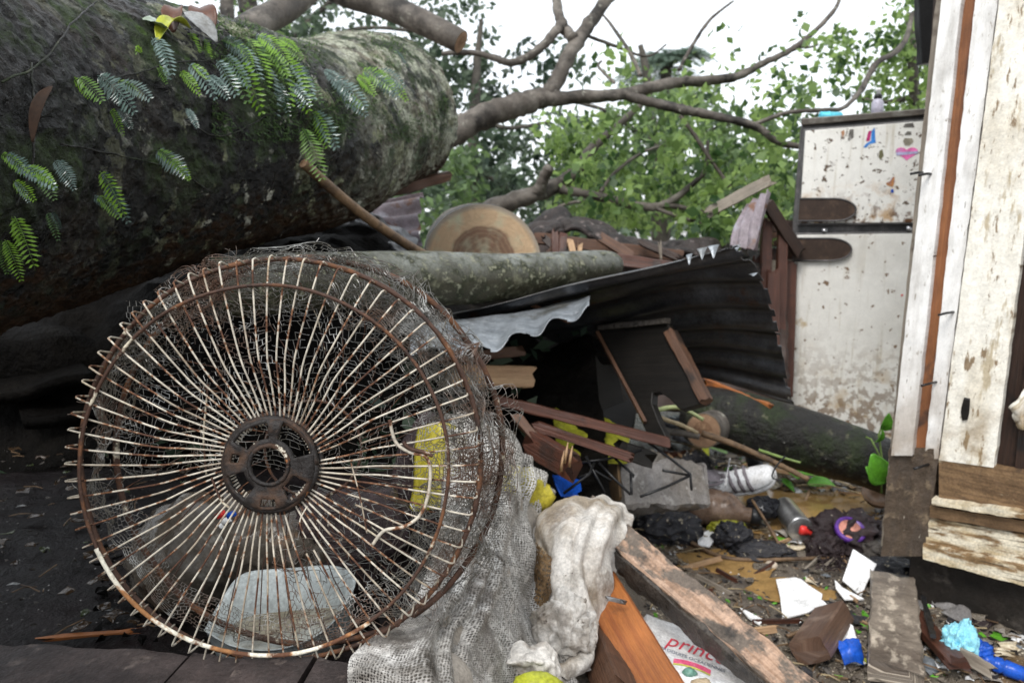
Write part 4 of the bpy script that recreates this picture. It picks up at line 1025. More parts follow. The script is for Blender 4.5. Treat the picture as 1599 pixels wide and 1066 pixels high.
for (rows, nu, nv, cr, sd_) in layers: hexnet(mb, rows, int(nu * 1.35), int(nv * 1.35), .00045, cr * .85, sd_)
hexnet(mb, [[P(x, y, .985) for x in (190, 300, 420, 540, 660)] for y in (470, 560, 650, 730)], 95, 34, .00042, .02, 8, drop=.25)
hexnet(mb, [[P(x, y, 1.0) for x in (430, 540, 640, 720)] for y in (760, 840, 920, 990)], 60, 30, .0005, .035, 9, drop=.2)
# loose curled ends
rg = random.Random(9)
for k in range(230):
    a = rg.uniform(-45, 195) if rg.random() < .8 else rg.uniform(-60, 50); R = rg.uniform(275, 340)
    p = FQ(R, a, rg.uniform(-.11, -.03)); q = [p]
    d = V(rg.uniform(-1, 1), rg.uniform(-1, 1), rg.uniform(-1, 1)).normalized()
    for s in range(6):
        d = (d + V(rg.uniform(-1, 1), rg.uniform(-1, 1), rg.uniform(-1, 1)) * .7).normalized(); q.append(q[-1] + d * rg.uniform(.003, .007))
    mb.tube(q, .00045, 3, cap=False)
net_o = mb.build('netting', NET, net, smooth=False, kind='stuff')

# ------------------------------------------------------------------ things on the slab behind the guard
# translucent basin half full of cloudy water
bx = T('plastic_basin', 'milky plastic basin with cloudy grey water behind the bottom of the fan guard', 'basin', P(440, 985, .99))
rimp = [(322, 985), (350, 935), (382, 898), (450, 890), (520, 886), (552, 905), (540, 940), (505, 985), (440, 1012), (370, 1010)]
def on_plane_z(px, py, z): return PL(px, py, V(0, 0, z), V(0, 0, 1))
rim = [on_plane_z(x, y, SZ + .050 + (.045 if y < 915 else .025 if y < 960 else 0)) for x, y in rimp]
rimc = sum(rim, V(0, 0, 0)) / len(rim)
loop = crom(rim + [rim[0]], 49)[:-1]
mb = MB(); vs = []; n = len(loop)
for (s, z) in ((1.0, 0), (1.03, .002), (1.0, -.001), (.93, -.03), (.88, -.048), (.5, -.050), (.0, -.050)):
    for q in loop:
        p = rimc.lerp(Vector(q), s); vs.append((p.x, p.y, p.z + z if s > .95 else SZ + .052 + z))
mb.add(vs, [(i * n + j, i * n + (j + 1) % n, (i + 1) * n + (j + 1) % n, (i + 1) * n + j) for i in range(6) for j in range(n)])
o = mb.build('bowl', PLASTIC_W, bx); so = o.modifiers.new('t', 'SOLIDIFY'); so.thickness = .0018
mb = MB(); vs = [(rimc.x, rimc.y, SZ + .034)] + [(rimc.x + (q[0] - rimc.x) * .945, rimc.y + (q[1] - rimc.y) * .945, SZ + .034) for q in loop]
mb.add(vs, [(0, 1 + j, 1 + (j + 1) % n) for j in range(n)]); mb.build('water', WATER_GREY, bx)
# muddy clear bag bundle
t = T('plastic_bag', 'muddy clear plastic bag with red and white print behind the lower left spokes', 'bag', P(300, 940, 1.12))
mb = MB(); lump(mb, P(300, 868, 1.16), (.085, .075, .085), 3, .18, .28, 4); lump(mb, P(365, 820, 1.20), (.07, .05, .05), 4, .25, .3, 3)
mb.build('film', BAGCLEAR, t)
for (x, y, m) in ((345, 803, RED), (330, 815, RED), (353, 812, PORC), (341, 822, PORC), (361, 803, BLUE)):
    mb = MB(); c = P(x, y, 1.128); mb.box(c, (RGT * .007 + UPV * .003, UPV * .004 - RGT * .002, FWD * .0012)); mb.build('print_patch', m, t)
t = tag(None or (lambda: (lump(m_ := MB(), P(425, 850, 1.16), (.07, .045, .05), 6, .3, .45, 4), m_.build('grey_bag', BAGCLEAR))[1])(), 'crumpled dark film bag between the basin and the fan hub', 'bag')
m_ = MB(); lump(m_, P(540, 850, 1.22), (.10, .07, .09), 16, .3, .4, 4); tag(m_.build('rag', PURCLOTH), 'dark bunched rag behind the lower right spokes of the fan', 'rag')
m_ = MB(); sheet(m_, [[P(655, 668, 1.42), P(690, 660, 1.36), P(728, 672, 1.42)], [P(650, 730, 1.40), P(690, 725, 1.33), P(730, 735, 1.38)], [P(640, 800, 1.36), P(685, 795, 1.30), P(728, 800, 1.34)]], 14, 18, .003, lambda u, v, p: .006 * noise.noise(p * 16))
tag(m_.build('yellow_sack', YELLOW), 'bright yellow plastic sack seen through the right side spokes', 'sack')
m_ = MB(); lump(m_, P(800, 772, 1.64), (.085, .06, .06), 22, .2, .25, 4); tag(m_.build('yellow_sack', YELLOW), 'pale yellow sack bulging under the torn lace cloth', 'sack')
m_ = MB(); lump(m_, P(700, 740, 1.62), (.11, .05, .13), 24, .2, .25, 4); tag(m_.build('dark_bundle', PURCLOTH), 'dark bundle stuffed behind the right rim of the fan guard', 'bundle')
# slivers and small chips on the dark slab
m_ = MB(); board(m_, on_plane_z(75, 996, SZ + .014), on_plane_z(205, 985, SZ + .016), .010, .004, V(0, 1, 0), rough=.003, jag=.02, seed=2); tag(m_.build('wood_sliver', W_ORANGE), 'thin orange wood sliver lying on the dark slab by the kerb', 'sliver')
for (x, y, lb) in ((165, 952, 'pale blue paint chip on the slab beside the lower left rim'), (20, 912, 'small grey blue paint chip at the left edge of the slab'), (33, 790, 'tiny pale chip alone on the upper part of the dark slab')):
    m_ = MB(); c = on_plane_z(x, y, SZ + .013); sheet(m_, [[c + V(-.009, -.003, 0), c + V(0, -.004, .002), c + V(.009, -.002, .001)], [c + V(-.007, .004, .001), c + V(.002, .002, .003), c + V(.010, .004, 0)]], 8, 6, .001); tag(m_.build('paint_chip', GREYLEAF), lb, 'paint chip', 'chips on the slab')
# slabs and heap with painted shade under the trunk, plus leaf litter
for (q, lb, m) in (([(-60, 560), (90, 545), (150, 600), (-40, 640)], 'shade black slab leaning under the trunk at the far left', SLAB), ([(30, 600), (130, 590), (190, 650), (40, 672)], 'second shade black slab lying lower under the trunk', SLAB)):
    m_ = MB(); sheet(m_, [[P(*q[0], 2.1), P(*q[1], 2.15)], [P(*q[3], 1.85), P(*q[2], 1.85)]], 20, 16, .03, lambda u, v, p: .02 * noise.noise(p * 8)); tag(m_.build('dark_slab', SHADESOIL), lb, 'slab')
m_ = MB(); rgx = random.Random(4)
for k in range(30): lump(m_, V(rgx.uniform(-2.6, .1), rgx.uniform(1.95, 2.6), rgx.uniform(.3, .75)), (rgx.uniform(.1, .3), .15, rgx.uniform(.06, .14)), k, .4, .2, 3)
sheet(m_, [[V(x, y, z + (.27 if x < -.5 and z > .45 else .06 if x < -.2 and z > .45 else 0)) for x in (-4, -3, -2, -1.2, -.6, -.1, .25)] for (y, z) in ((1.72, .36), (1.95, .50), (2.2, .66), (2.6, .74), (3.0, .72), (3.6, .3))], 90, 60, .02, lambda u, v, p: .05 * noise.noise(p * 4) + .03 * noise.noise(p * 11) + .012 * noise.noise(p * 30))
m_.build('rubble', SHADESOIL, kind='stuff')  # filler heap in the gap under the trunk, its black standing for shade
lt = T('leaf_litter', 'dark wet leaves scattered over the black heap under the trunk', 'leaves', V(-1, 2, .4)); lt['kind'] = 'stuff'
leafcloud('litter_leaves', [(V(rgx.uniform(-2, .1), y_, .42 + (y_ - 1.66) * .5), (.25, .1, .07), 14) for y_ in [rgx.uniform(1.68, 2.4) for k in range(60)]], .06, LEAF_DARK, lt, 91, tn=(0, .5), aspect=.6)

# ------------------------------------------------------------------ lace cloth spilling off the slab, and the white cloth over the beam
lc = [[P(690, 640, 1.40), P(735, 650, 1.44), P(785, 668, 1.52), P(832, 715, 1.60), P(868, 768, 1.66)],
      [P(690, 735, 1.26), P(735, 740, 1.28), P(785, 752, 1.42), P(832, 778, 1.55), P(868, 812, 1.62)],
      [P(680, 840, 1.14), P(735, 838, 1.16), P(785, 845, 1.28), P(825, 862, 1.44), P(850, 880, 1.52)],
      [P(655, 915, 1.045), P(715, 915, 1.06), P(775, 930, 1.15), P(820, 945, 1.34), P(850, 955, 1.45)],
      [P(600, 985, .932), P(680, 990, .945), P(765, 1000, 1.04), P(830, 1010, 1.22), P(885, 1020, 1.30)],
      [P(545, 1045, .858), P(655, 1060, .842), P(760, 1075, .95), P(835, 1082, 1.12), P(905, 1088, 1.22)],
      [P(560, 1150, .76), P(660, 1160, .77), P(760, 1170, .87), P(835, 1180, 1.06), P(905, 1190, 1.16)]]
def folds(a, sc, seed, st=V(1, 1, 1)):
    o = V(seed, 2 * seed, 0)
    def f(u, v, p):
        q = Vector((p.x * st.x, p.y * st.y, p.z * st.z)) * sc + o
        return a * ((1 - 2.4 * abs(noise.noise(q))) + .45 * (1 - 2.4 * abs(noise.noise(q * 2.3 + V(5, 0, 0)))) + .18 * noise.noise(q * 6))
    return f
mb = MB(); sheet(mb, lc, 130, 170, .0012, lambda u, v, p: .008 * math.sin(2 * PI * (5.5 * u + 1.8 * noise.noise(V(u * 2.4, v * 2.4, 8)))) * (1 - .5 * v) + .008 * noise.noise(p * 18) + .003 * noise.noise(p * 45) + .020 * noise.noise(p * 7) + .012 * (.25 - min(.5, abs(noise.noise(V(p.x * 9, p.y * 11, p.z * 15))))))
tag(mb.build('lace_cloth', LACE), 'muddy grey lace cloth spread down the heap to the right of the fan', 'lace cloth')
mb = MB(); sheet(mb, [[q - FN * -.012 + V(0, .02, -.012) for q in r] for r in lc[1:]], 40, 60, .001, folds(.012, 7, 9))
tag(mb.build('under_cloth', GREYCLOTH), 'brown stained cloth showing through the holes of the lace', 'cloth')
# end of a puffy ruffle at the bottom
mb = MB(); sheet(mb, [[P(790, 1010, 1.12), P(830, 1000, 1.12), P(870, 1015, 1.13), P(880, 1045, 1.15)], [P(785, 1035, 1.08), P(830, 1030, 1.07), P(868, 1040, 1.09), P(880, 1060, 1.12)], [P(790, 1050, 1.10), P(830, 1060, 1.09), P(860, 1075, 1.1), P(880, 1090, 1.12)]], 50, 34, .0015, folds(.008, 18, 5))
tag(mb.build('cloth_ruffle', CLOTH), 'bright white ruffle of cloth at the bottom beneath the draped cloth', 'cloth')
dc = [[P(832, 818, 1.66), P(862, 796, 1.66), P(905, 776, 1.68), P(945, 778, 1.70), P(978, 800, 1.70)],
      [P(826, 822, 1.58), P(858, 798, 1.56), P(900, 782, 1.55), P(948, 788, 1.56), P(986, 814, 1.60)],
      [P(822, 862, 1.52), P(858, 838, 1.46), P(895, 826, 1.43), P(940, 830, 1.45), P(976, 848, 1.53)],
      [P(814, 912, 1.50), P(848, 900, 1.43), P(890, 895, 1.39), P(932, 898, 1.42), P(962, 905, 1.52)],
      [P(806, 950, 1.48), P(842, 955, 1.40), P(885, 955, 1.34), P(928, 958, 1.39), P(950, 962, 1.50)],
      [P(830, 1000, 1.40), P(856, 1004, 1.33), P(888, 1005, 1.28), P(925, 1003, 1.32), P(946, 1008, 1.42)],
      [P(810, 1046, 1.33), P(846, 1052, 1.26), P(882, 1056, 1.22), P(920, 1048, 1.27), P(944, 1038, 1.37)]]
mb = MB(); sheet(mb, dc, 120, 150, .002, lambda u, v, p: (.003 + .009 * v) * math.sin(2 * PI * (4.2 * u + 1.6 * noise.noise(V(u * 2, v * 2.2, 3)) + .5 * v)) + .006 * noise.noise(p * 22) + .0025 * noise.noise(p * 60) + .012 * noise.noise(p * 9) + .010 * (.25 - min(.5, abs(noise.noise(V(p.x * 16 + p.z * 7, p.y * 8, p.z * 9))))))
tag(mb.build('draped_cloth', CLOTH), 'dirty white cloth draped over the upper end of the muddy beam', 'cloth')
mb = MB(); lump(mb, P(880, 985, 1.285), (.045, .026, .055), 31, .35, .8, 5); tag(mb.build('knotted_cloth', CLOTH), 'knotted bunch of the cloth hanging in front of the drape', 'cloth')
mb = MB(); sheet(mb, [[P(835, 845, 1.46), P(850, 862, 1.42), P(872, 872, 1.41)], [P(818, 910, 1.44), P(838, 930, 1.39), P(866, 915, 1.39)], [P(795, 955, 1.42), P(825, 962, 1.37), P(858, 930, 1.38)]], 40, 50, .001, folds(.008, 20, 3))
LACE_B = M('brown_stained_lace', (.17, .105, .05), [dict(c=(.09, .055, .03), s=12, lo=.45, hi=.65), dict(c=(.40, .34, .24), s=20, lo=.62, hi=.7)], rough=.8, bump=.4, bscale=300, alpha=(150, .33, .42))
tag(mb.build('brown_lace', LACE_B), 'brown stained strip of lace in the left fold of the draped cloth', 'lace cloth')
c = P(874, 800, 1.535); mb = MB(); mb.lathe(c - RGT * .009, c + RGT * .009, [(0, .001), (.15, .006), (.5, .0085), (.85, .006), (1, .001)], 14); tag(mb.build('green_fruit', PLAIN('green_fruit_skin', (.10, .15, .035), .4)), 'small green fruit resting on top of the draped white cloth', 'fruit')
mb = MB(); lump(mb, P(838, 1068, 1.05), (.035, .02, .016), 5, .2, .1, 3); tag(mb.build('green_wrapper', YLEAF), 'yellow and green wrapper at the bottom edge under the cloth', 'wrapper')

# ------------------------------------------------------------------ corrugated sheets
def corrug(a, n, ph=0): return lambda u, v, p: a * math.sin(2 * PI * (n * v) + ph) + .004 * noise.noise(p * 5)
ds = [[P(704, 492, 2.05), P(840, 460, 2.02), P(1000, 420, 1.98), P(1150, 383, 1.92)],
      [P(760, 512, 2.25), P(900, 478, 2.15), P(1060, 440, 2.06), P(1192, 436, 2.02)],
      [P(790, 540, 2.45), P(930, 520, 2.32), P(1090, 505, 2.2), P(1214, 508, 2.13)],
      [P(800, 570, 2.60), P(940, 560, 2.45), P(1090, 550, 2.33), P(1226, 572, 2.25)],
      [P(810, 590, 2.7), P(950, 580, 2.55), P(1095, 588, 2.42), P(1240, 634, 2.33)]]
rgt = random.Random(2)
def torn(u, v):
    if v < .035 and u > .80: return (u * 40) % 2.1 < 1.1 and v < .02 + .03 * abs(math.sin(u * 60))
    if u > .972: return noise.noise(V(v * 16, 0, 5)) > .05
    return False
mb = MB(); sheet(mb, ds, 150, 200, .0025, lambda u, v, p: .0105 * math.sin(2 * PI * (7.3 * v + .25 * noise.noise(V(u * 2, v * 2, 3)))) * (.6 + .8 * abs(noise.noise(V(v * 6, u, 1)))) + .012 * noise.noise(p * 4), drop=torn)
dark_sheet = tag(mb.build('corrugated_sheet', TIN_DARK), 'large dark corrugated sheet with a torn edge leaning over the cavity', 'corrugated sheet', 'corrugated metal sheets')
for q, (tx, ty, tw, th_) in enumerate(((1076, 402, 10, 16), (1096, 392, 16, 18), (1114, 388, 18, 20), (1150, 388, 14, 8), (1176, 432, 14, 4))):
    m = MB(); d = 1.90 + .018 * q
    sheet(m, [[P(tx - tw / 2, ty - 3, d), P(tx, ty - 5, d - .004), P(tx + tw / 2, ty - 6, d)], [P(tx - tw / 5, ty + th_ * .5 - 4, d - .012), P(tx, ty + th_ * .5 - 4, d - .014), P(tx + tw / 4, ty + th_ * .45 - 4, d - .012)], [P(tx - 1, ty + th_ - 5, d - .02), P(tx, ty + th_ - 4, d - .02), P(tx + 1, ty + th_ - 5, d - .02)]], 8, 8, .0012)
    m.build('torn_flap', TIN, dark_sheet)  # sky light on the bent flaps is put in as brighter tin
rows = []
for (ys, dd) in (((505, 500, 494, 486, 474, 462), 2.0), ((528, 526, 520, 508, 492, 472), 1.85), ((548, 552, 546, 524, 502, 486), 1.72)):
    rows.append([P(x, y, dd + .02 * i) for i, (x, y) in enumerate(zip((640, 700, 760, 820, 872, 922), ys))])
mb = MB(); sheet(mb, rows, 150, 60, .002, lambda u, v, p: .013 * v * math.sin(2 * PI * u * 4.6 + 1.2) + .004 * noise.noise(p * 14), drop=lambda u, v: v > .9 and noise.noise(V(u * 14, 0, 1)) > .22)
tag(mb.build('corrugated_sheet', TIN), 'bright galvanised sheet with a wavy torn edge behind the fan rim', 'corrugated sheet', 'corrugated metal sheets')
mb = MB(); sheet(mb, [[P(560, 318, 3.2), P(600, 312, 3.2), P(660, 300, 3.15)], [P(565, 345, 3.1), P(610, 345, 3.1), P(655, 340, 3.05)], [P(590, 372, 3.0), P(620, 378, 3.0), P(658, 384, 2.95)]], 50, 50, .002, lambda u, v, p: .016 * math.sin(v * 22))
tag(mb.build('corrugated_sheet', TIN_OLD), 'small mauve corrugated sheet hanging under the sawn trunk end', 'corrugated sheet', 'corrugated metal sheets')
mb = MB(); sheet(mb, [[P(520, 330, 2.9), P(570, 325, 2.9), P(620, 350, 2.9), P(655, 372, 2.9)], [P(500, 380, 2.7), P(560, 375, 2.7), P(610, 385, 2.7), P(650, 392, 2.7)]], 40, 20, .003, folds(.02, 6, 2))
tag(mb.build('dark_tin_scrap', TIN_DARK), 'dark curled scrap of tin beneath the mauve corrugated sheet', 'tin scrap')
# the dark boards and panel in the cavity
def bpx(a, b, wd, th, side, name, label, mat, cat='board', group=None, jag=.01, seed=0, rough=.003):
    m = MB(); board(m, P(*a), P(*b), wd, th, side, rough=rough, jag=jag, seed=seed, nl=22)
    return tag(m.build(name, mat), label, cat, group)
pn = ((P(1105, 632, 1.95) - P(1042, 502, 2.12)).cross(P(935, 512, 2.30) - P(1042, 502, 2.12))).normalized()
if pn.dot(FWD) > 0: pn = -pn
t = T('plywood_panel', 'black wet plywood panel with a notched edge standing in the cavity', 'panel', P(1040, 680, 2.0))
pl = (P(1042, 502, 2.12), pn)
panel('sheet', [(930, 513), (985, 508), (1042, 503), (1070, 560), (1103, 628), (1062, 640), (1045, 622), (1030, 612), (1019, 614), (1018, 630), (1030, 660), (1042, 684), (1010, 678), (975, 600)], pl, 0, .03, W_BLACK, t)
m = MB(); board(m, PL(1048, 520, *pl), PL(1104, 626, *pl), .026, .036, pn.cross(PL(1104, 626, *pl) - PL(1048, 520, *pl)), rough=.004, jag=.006, seed=4); m.build('worn_edge', W_OLD, t)
m = MB(); board(m, PL(938, 513, *pl) + pn * .006, PL(1044, 502, *pl) + pn * .006, .016, .034, UPV, rough=.004, seed=6); m.build('grey_top_edge', MUDCAKE, t)
m = MB(); board(m, PL(935, 520, *pl) + pn * .008, PL(1010, 660, *pl) + pn * .008, .010, .012, RGT, rough=.001, seed=5); m.build('batten', W_OLD, t)
bpx((742, 640, 2.25), (960, 560, 2.5), .30, .02, UPV, 'dark_board', 'wide black board at the back of the cavity under the sheets', W_BLACK, seed=1)  # closes the cavity at the back; the black colour stands in for shade
bpx((760, 560, 2.6), (1000, 620, 2.7), .25, .02, UPV, 'dark_board', 'second black board sunk deepest in the cavity', W_BLACK, seed=2)  # cavity shade again put in as a black board
bpx((700, 585, 1.95), (826, 588, 2.02), .058, .045, UPV, 'wood_chunk', 'pale broken wood chunk just right of the fan netting', W_PALE, 'wood chunk', seed=3, jag=.02)
bpx((700, 560, 2.1), (812, 548, 2.15), .03, .02, UPV, 'wood_chunk', 'thin broken timber end lying above the pale chunk', W_OLD, 'wood chunk', seed=13, jag=.02)
g = 'red brown boards below the plywood panel'
bpx((775, 624, 1.92), (1042, 690, 1.88), .030, .026, FWD, 'lumber', 'upper red brown board running out below the black panel', W_BROWN, 'board', g, seed=4)
bpx((835, 664, 1.86), (985, 714, 1.84), .028, .024, FWD, 'lumber', 'lower red brown board parallel under the upper one', W_BROWN, 'board', g, seed=5)
bpx((806, 650, 1.80), (852, 702, 1.76), .022, .018, RGT, 'lumber', 'short thin stick propped left of the red brown boards', W_OLD, 'stick', g, seed=6)
bpx((835, 694, 1.78), (892, 728, 1.70), .06, .03, UPV, 'lumber', 'splintered red board end with pale fibres above the blue plastic', W_BROWN, 'board', g, seed=7, jag=.03)
bpx((965, 700, 1.90), (1010, 715, 1.92), .045, .03, UPV, 'lumber', 'dark stub of board at the end of the lower board', W_BLACK, 'board', g, seed=17, jag=.02)
m = MB()
for k, (x, y) in enumerate(((876, 735), (882, 722), (889, 728))):
    m.tube([P(x, y, 1.69), P(x + 2, y - 16, 1.675), P(x + 5, y - 32, 1.69)], [.0035, .003, .001], 6, jit=.4, seed=k)
tag(m.build('wood_splinters', W_PALE), 'pale wood splinters sticking up from the broken red board', 'splinters')
bpx((815, 470, 2.15), (884, 500, 2.05), .028, .012, FN, 'lath', 'brown lath crossing between the two corrugated sheets', W_OLD, 'lath', seed=8)
bpx((790, 468, 2.4), (880, 470, 2.4), .14, .01, UPV, 'dark_board', 'brown board end seen in the gap between the corrugated sheets', DARKWOOD, seed=9)
m_ = MB(); sheet(m_, [[P(862, 636, 2.12), P(920, 640, 2.16), P(985, 668, 2.2)], [P(868, 670, 2.02), P(925, 680, 2.05), P(985, 700, 2.1)], [P(870, 712, 1.92), P(925, 718, 1.95), P(980, 722, 2.0)]], 30, 24, .003, folds(.01, 10, 4))
tag(m_.build('olive_sheet', OLIVE), 'olive yellow plastic sheet tucked behind the red brown boards', 'plastic sheet')
m_ = MB(); sheet(m_, [[P(865, 632, 2.2), P(925, 652, 2.15)], [P(862, 640, 2.16), P(920, 660, 2.12)]], 10, 5, .003); tag(m_.build('white_strip', PORC), 'white plastic strip gleaming above the red brown boards', 'plastic strip')

# ------------------------------------------------------------------ collapsed shed behind
sh = T('collapsed_shed', 'collapsed dark shed roof with broken brown boards beyond the grey log', 'shed', P(1000, 440, 3.3))
m = MB(); sheet(m, [[P(826, 345, 3.6), P(880, 330, 3.7), P(960, 362, 3.7), P(1050, 372, 3.6), P(1140, 372, 3.5), P(1200, 400, 3.4)],
                    [P(830, 360, 3.35), P(885, 338, 3.4), P(960, 374, 3.4), P(1050, 384, 3.35), P(1130, 392, 3.3), P(1190, 420, 3.25)],
                    [P(838, 372, 3.3), P(890, 352, 3.33), P(960, 386, 3.33), P(1050, 392, 3.3), P(1125, 404, 3.22), P(1180, 440, 3.2)]], 110, 50, .02, folds(.035, 5, 7))
m.build('roofing', ROOFBARK, sh)
for k, (a, b, wd, th, mt) in enumerate((((838, 372, 3.3), (1060, 400, 3.25), .05, .03, W_OLD), ((855, 398, 3.25), (1010, 430, 3.15), .045, .03, DARKWOOD), ((940, 372, 3.2), (985, 400, 3.1), .04, .03, W_OLD),
        ((866, 360, 3.2), (868, 440, 3.15), .030, .03, W_BROWN), ((880, 366, 3.2), (876, 440, 3.15), .034, .03, W_BROWN), ((890, 376, 3.15), (903, 425, 3.1), .024, .022, W_PALE), ((906, 382, 3.15), (902, 430, 3.1), .020, .02, W_PALE),
        ((840, 415, 3.2), (862, 388, 3.2), .02, .02, W_OLD), ((850, 372, 3.25), (880, 400, 3.2), .03, .02, DARKWOOD), ((960, 405, 3.1), (1120, 428, 3.0), .05, .03, W_BROWN), ((1000, 378, 3.2), (1060, 404, 3.15), .03, .03, DARKWOOD), ((1030, 380, 3.1), (1032, 404, 3.1), .012, .012, GREYWOOD))):
    m = MB(); board(m, P(*a), P(*b), wd, th, FN.cross(P(*b) - P(*a)), jag=.02, seed=30 + k); m.build('board', mt, sh)
m = MB(); sheet(m, [[P(800, 380, 3.9), P(950, 380, 3.9), P(1100, 390, 3.8), P(1230, 420, 3.7)], [P(800, 460, 3.4), P(950, 460, 3.4), P(1100, 470, 3.3), P(1230, 520, 3.2)], [P(800, 620, 3.1), P(950, 640, 3.1), P(1100, 640, 3.1), P(1230, 660, 3.1)]], 40, 40, .02, folds(.03, 4, 8))
m.build('fallen_wall', DARKWOOD, sh)
# slatted wall end with a hanging sheet, right beside the refrigerator
sl = T('slatted_wall', 'broken brown slatted wall end standing left of the refrigerator', 'wall', P(1215, 600, 3.2))
for k, (a, b, wd) in enumerate((((1197, 345, 3.25), (1192, 600, 3.2), .045), ((1222, 350, 3.25), (1216, 620, 3.2), .040), ((1207, 425, 3.2), (1206, 600, 3.15), .05), ((1233, 410, 3.3), (1226, 620, 3.3), .06), ((1185, 400, 3.3), (1180, 600, 3.3), .05))):
    m = MB(); board(m, P(*a), P(*b), wd, .03, RGT, jag=.02, seed=50 + k); m.build('stud', W_BROWN, sl)
for k, (a, b, mt) in enumerate((((1190, 375, 3.32), (1242, 372, 3.34), W_OLD), ((1188, 398, 3.32), (1240, 398, 3.34), DARKWOOD), ((1186, 418, 3.3), (1238, 416, 3.32), GREYWOOD), ((1188, 440, 3.34), (1238, 440, 3.34), W_OLD), ((1190, 350, 3.34), (1240, 356, 3.34), DARKWOOD), ((1186, 470, 3.36), (1238, 470, 3.36), DARKWOOD), ((1186, 500, 3.36), (1238, 500, 3.36), DARKWOOD), ((1186, 535, 3.36), (1236, 535, 3.36), DARKWOOD))):
    m = MB(); board(m, P(*a), P(*b), .06, .02, UPV, jag=.01, seed=60 + k); m.build('slat', mt, sl)
m = MB(); board(m, P(1198, 318, 3.2), P(1248, 395, 3.25), .05, .03, FN.cross(V(1, 0, -1)), jag=.01, seed=70); m.build('rafter', DARKWOOD, sl)
m = MB(); sheet(m, [[P(1165, 325, 3.3), P(1182, 312, 3.2), P(1203, 297, 3.1)], [P(1145, 355, 3.25), P(1165, 350, 3.15), P(1194, 345, 3.05)], [P(1140, 385, 3.2), P(1160, 388, 3.12), P(1184, 392, 3.0)]], 50, 40, .003, lambda u, v, p: .014 * math.sin(u * 24) + .01 * noise.noise(p * 9))
tag(m.build('roof_sheet', TIN_OLD), 'mauve crumpled roof sheet hanging before the slatted wall', 'roof sheet')
bpx((1110, 330, 3.4), (1200, 282, 3.3), .05, .02, UPV, 'grey_batten', 'grey batten jutting up from the top of the hanging roof sheet', GREYWOOD, 'batten', seed=71, jag=.03)
bpx((1100, 600, 2.9), (1200, 640, 2.7), .05, .025, UPV, 'orange_lath', 'orange lath between the black panel and the mossy log', W_ORANGE, 'lath', seed=72, jag=.02)

# ------------------------------------------------------------------ refrigerator
fr = T('refrigerator', 'rust stained white two door refrigerator standing behind the house post', 'refrigerator', P(1330, 690, 3.35))
fn = V(-.40, -.917, .0).normalized()
fp = (P(1250, 365, 3.3), fn)
panel('cabinet', [(1250, 196), (1474, 178), (1440, 706), (1208, 706)], fp, -.02, .56, FR_GREY, fr, .008)
panel('top_panel', [(1251, 185), (1474, 167), (1474, 177), (1251, 196)], fp, .008, .59, FR_TOPTRIM, fr, .004)
panel('freezer_door', [(1254, 202), (1472, 184), (1462, 350), (1245, 352)], fp, .012, .03, FR_GREY, fr, .004)
panel('freezer_door_panel', [(1257.5, 204.5), (1470, 187), (1460, 347), (1248.5, 348.5)], fp, .015, .01, FR_TOP, fr, .002)
panel('main_door', [(1241, 364), (1461, 361), (1436, 700), (1211, 700)], fp, .012, .03, FR_GREY, fr, .004)
panel('main_door_panel', [(1244.5, 367), (1459, 364), (1434, 697), (1214.5, 697)], fp, .015, .01, FR_WHITE, fr, .002)
def handle(x0, y0, x1, y1, tip):
    pts = [(x0, y0)] + [(x1 - tip + tip * math.sin(a), (y0 + y1) / 2 - (y1 - y0) / 2 * math.cos(a)) for a in [PI * k / 12 for k in range(13)]] + [(x0 - 2.5, y1)]
    o = panel('handle', pts, fp, .030, .016, FR_HANDLE, fr, .004)
    c = [PL(x, y, fp[0] + fn * .031, fn) for (x, y) in pts]
    mb = MB(); mb.tube(c, .0035, 6); f = mb.build('handle_trim', FR_GREY, fr)
handle(1249, 310, 1337, 345, 34); handle(1241, 372, 1330, 407, 34)
for (x, y) in ((1288, 360), (1420, 357)):
    mb = MB(); c = PL(x, y, fp[0] + fn * .005, fn); mb.box(c, (RGT * .012, UPV * .010, fn * .01)); mb.build('hinge', CHROME, fr)
def sticker(pts, mat, nm, off=.0165): return panel(nm, pts, fp, off, .001, mat, fr, 0)
PINKP = M('pink_paper', (.72, .16, .40), [dict(c=(.55, .40, .68), s=14, lo=.45, hi=.6)], rough=.5, bump=0)
hp = []
for k in range(28):
    a = 2 * PI * k / 28
    hp.append((1416 + 17.5 * math.sin(a) ** 3, 239 - .72 * (13 * math.cos(a) - 5 * math.cos(2 * a) - 2 * math.cos(3 * a) - math.cos(4 * a))))
sticker(hp, PINKP, 'heart_sticker')
sticker([(1399, 238), (1434, 236), (1433, 240), (1400, 243)], PLAIN('lilac_band', (.50, .48, .72), .5), 'heart_band', .0175)
sticker([(1352, 221), (1356, 205), (1361, 204), (1358, 220)], PLAIN('magenta_paper', (.45, .03, .16), .5), 'sticker')
sticker([(1360, 220), (1361, 205), (1366, 199), (1367, 219), (1368, 223), (1358, 225), (1352, 231), (1348, 230), (1352, 225)], PLAIN('sky_blue_paper', (.04, .22, .62), .5), 'sticker')
sticker([(1313, 206), (1318, 203), (1319, 209), (1316, 215)], PLAIN('tan_paper', (.42, .22, .12), .5), 'sticker')
sticker([(1327, 202), (1333, 202), (1333, 215), (1324, 220), (1325, 210)], PLAIN('dark_grey_paper', (.12, .11, .10), .6, (.4, .39, .36), 50), 'sticker')
sticker([(1373, 236), (1378, 233), (1380, 243), (1375, 250), (1372, 246)], PLAIN('olive_paper', (.20, .19, .10), .6), 'sticker')
sticker([(1390, 283), (1393, 277), (1397, 276), (1397, 284), (1394, 292), (1386, 290), (1383, 286)], PLAIN('orange_blue_paper', (.46, .21, .07), .5, (.03, .08, .35), 60), 'sticker')
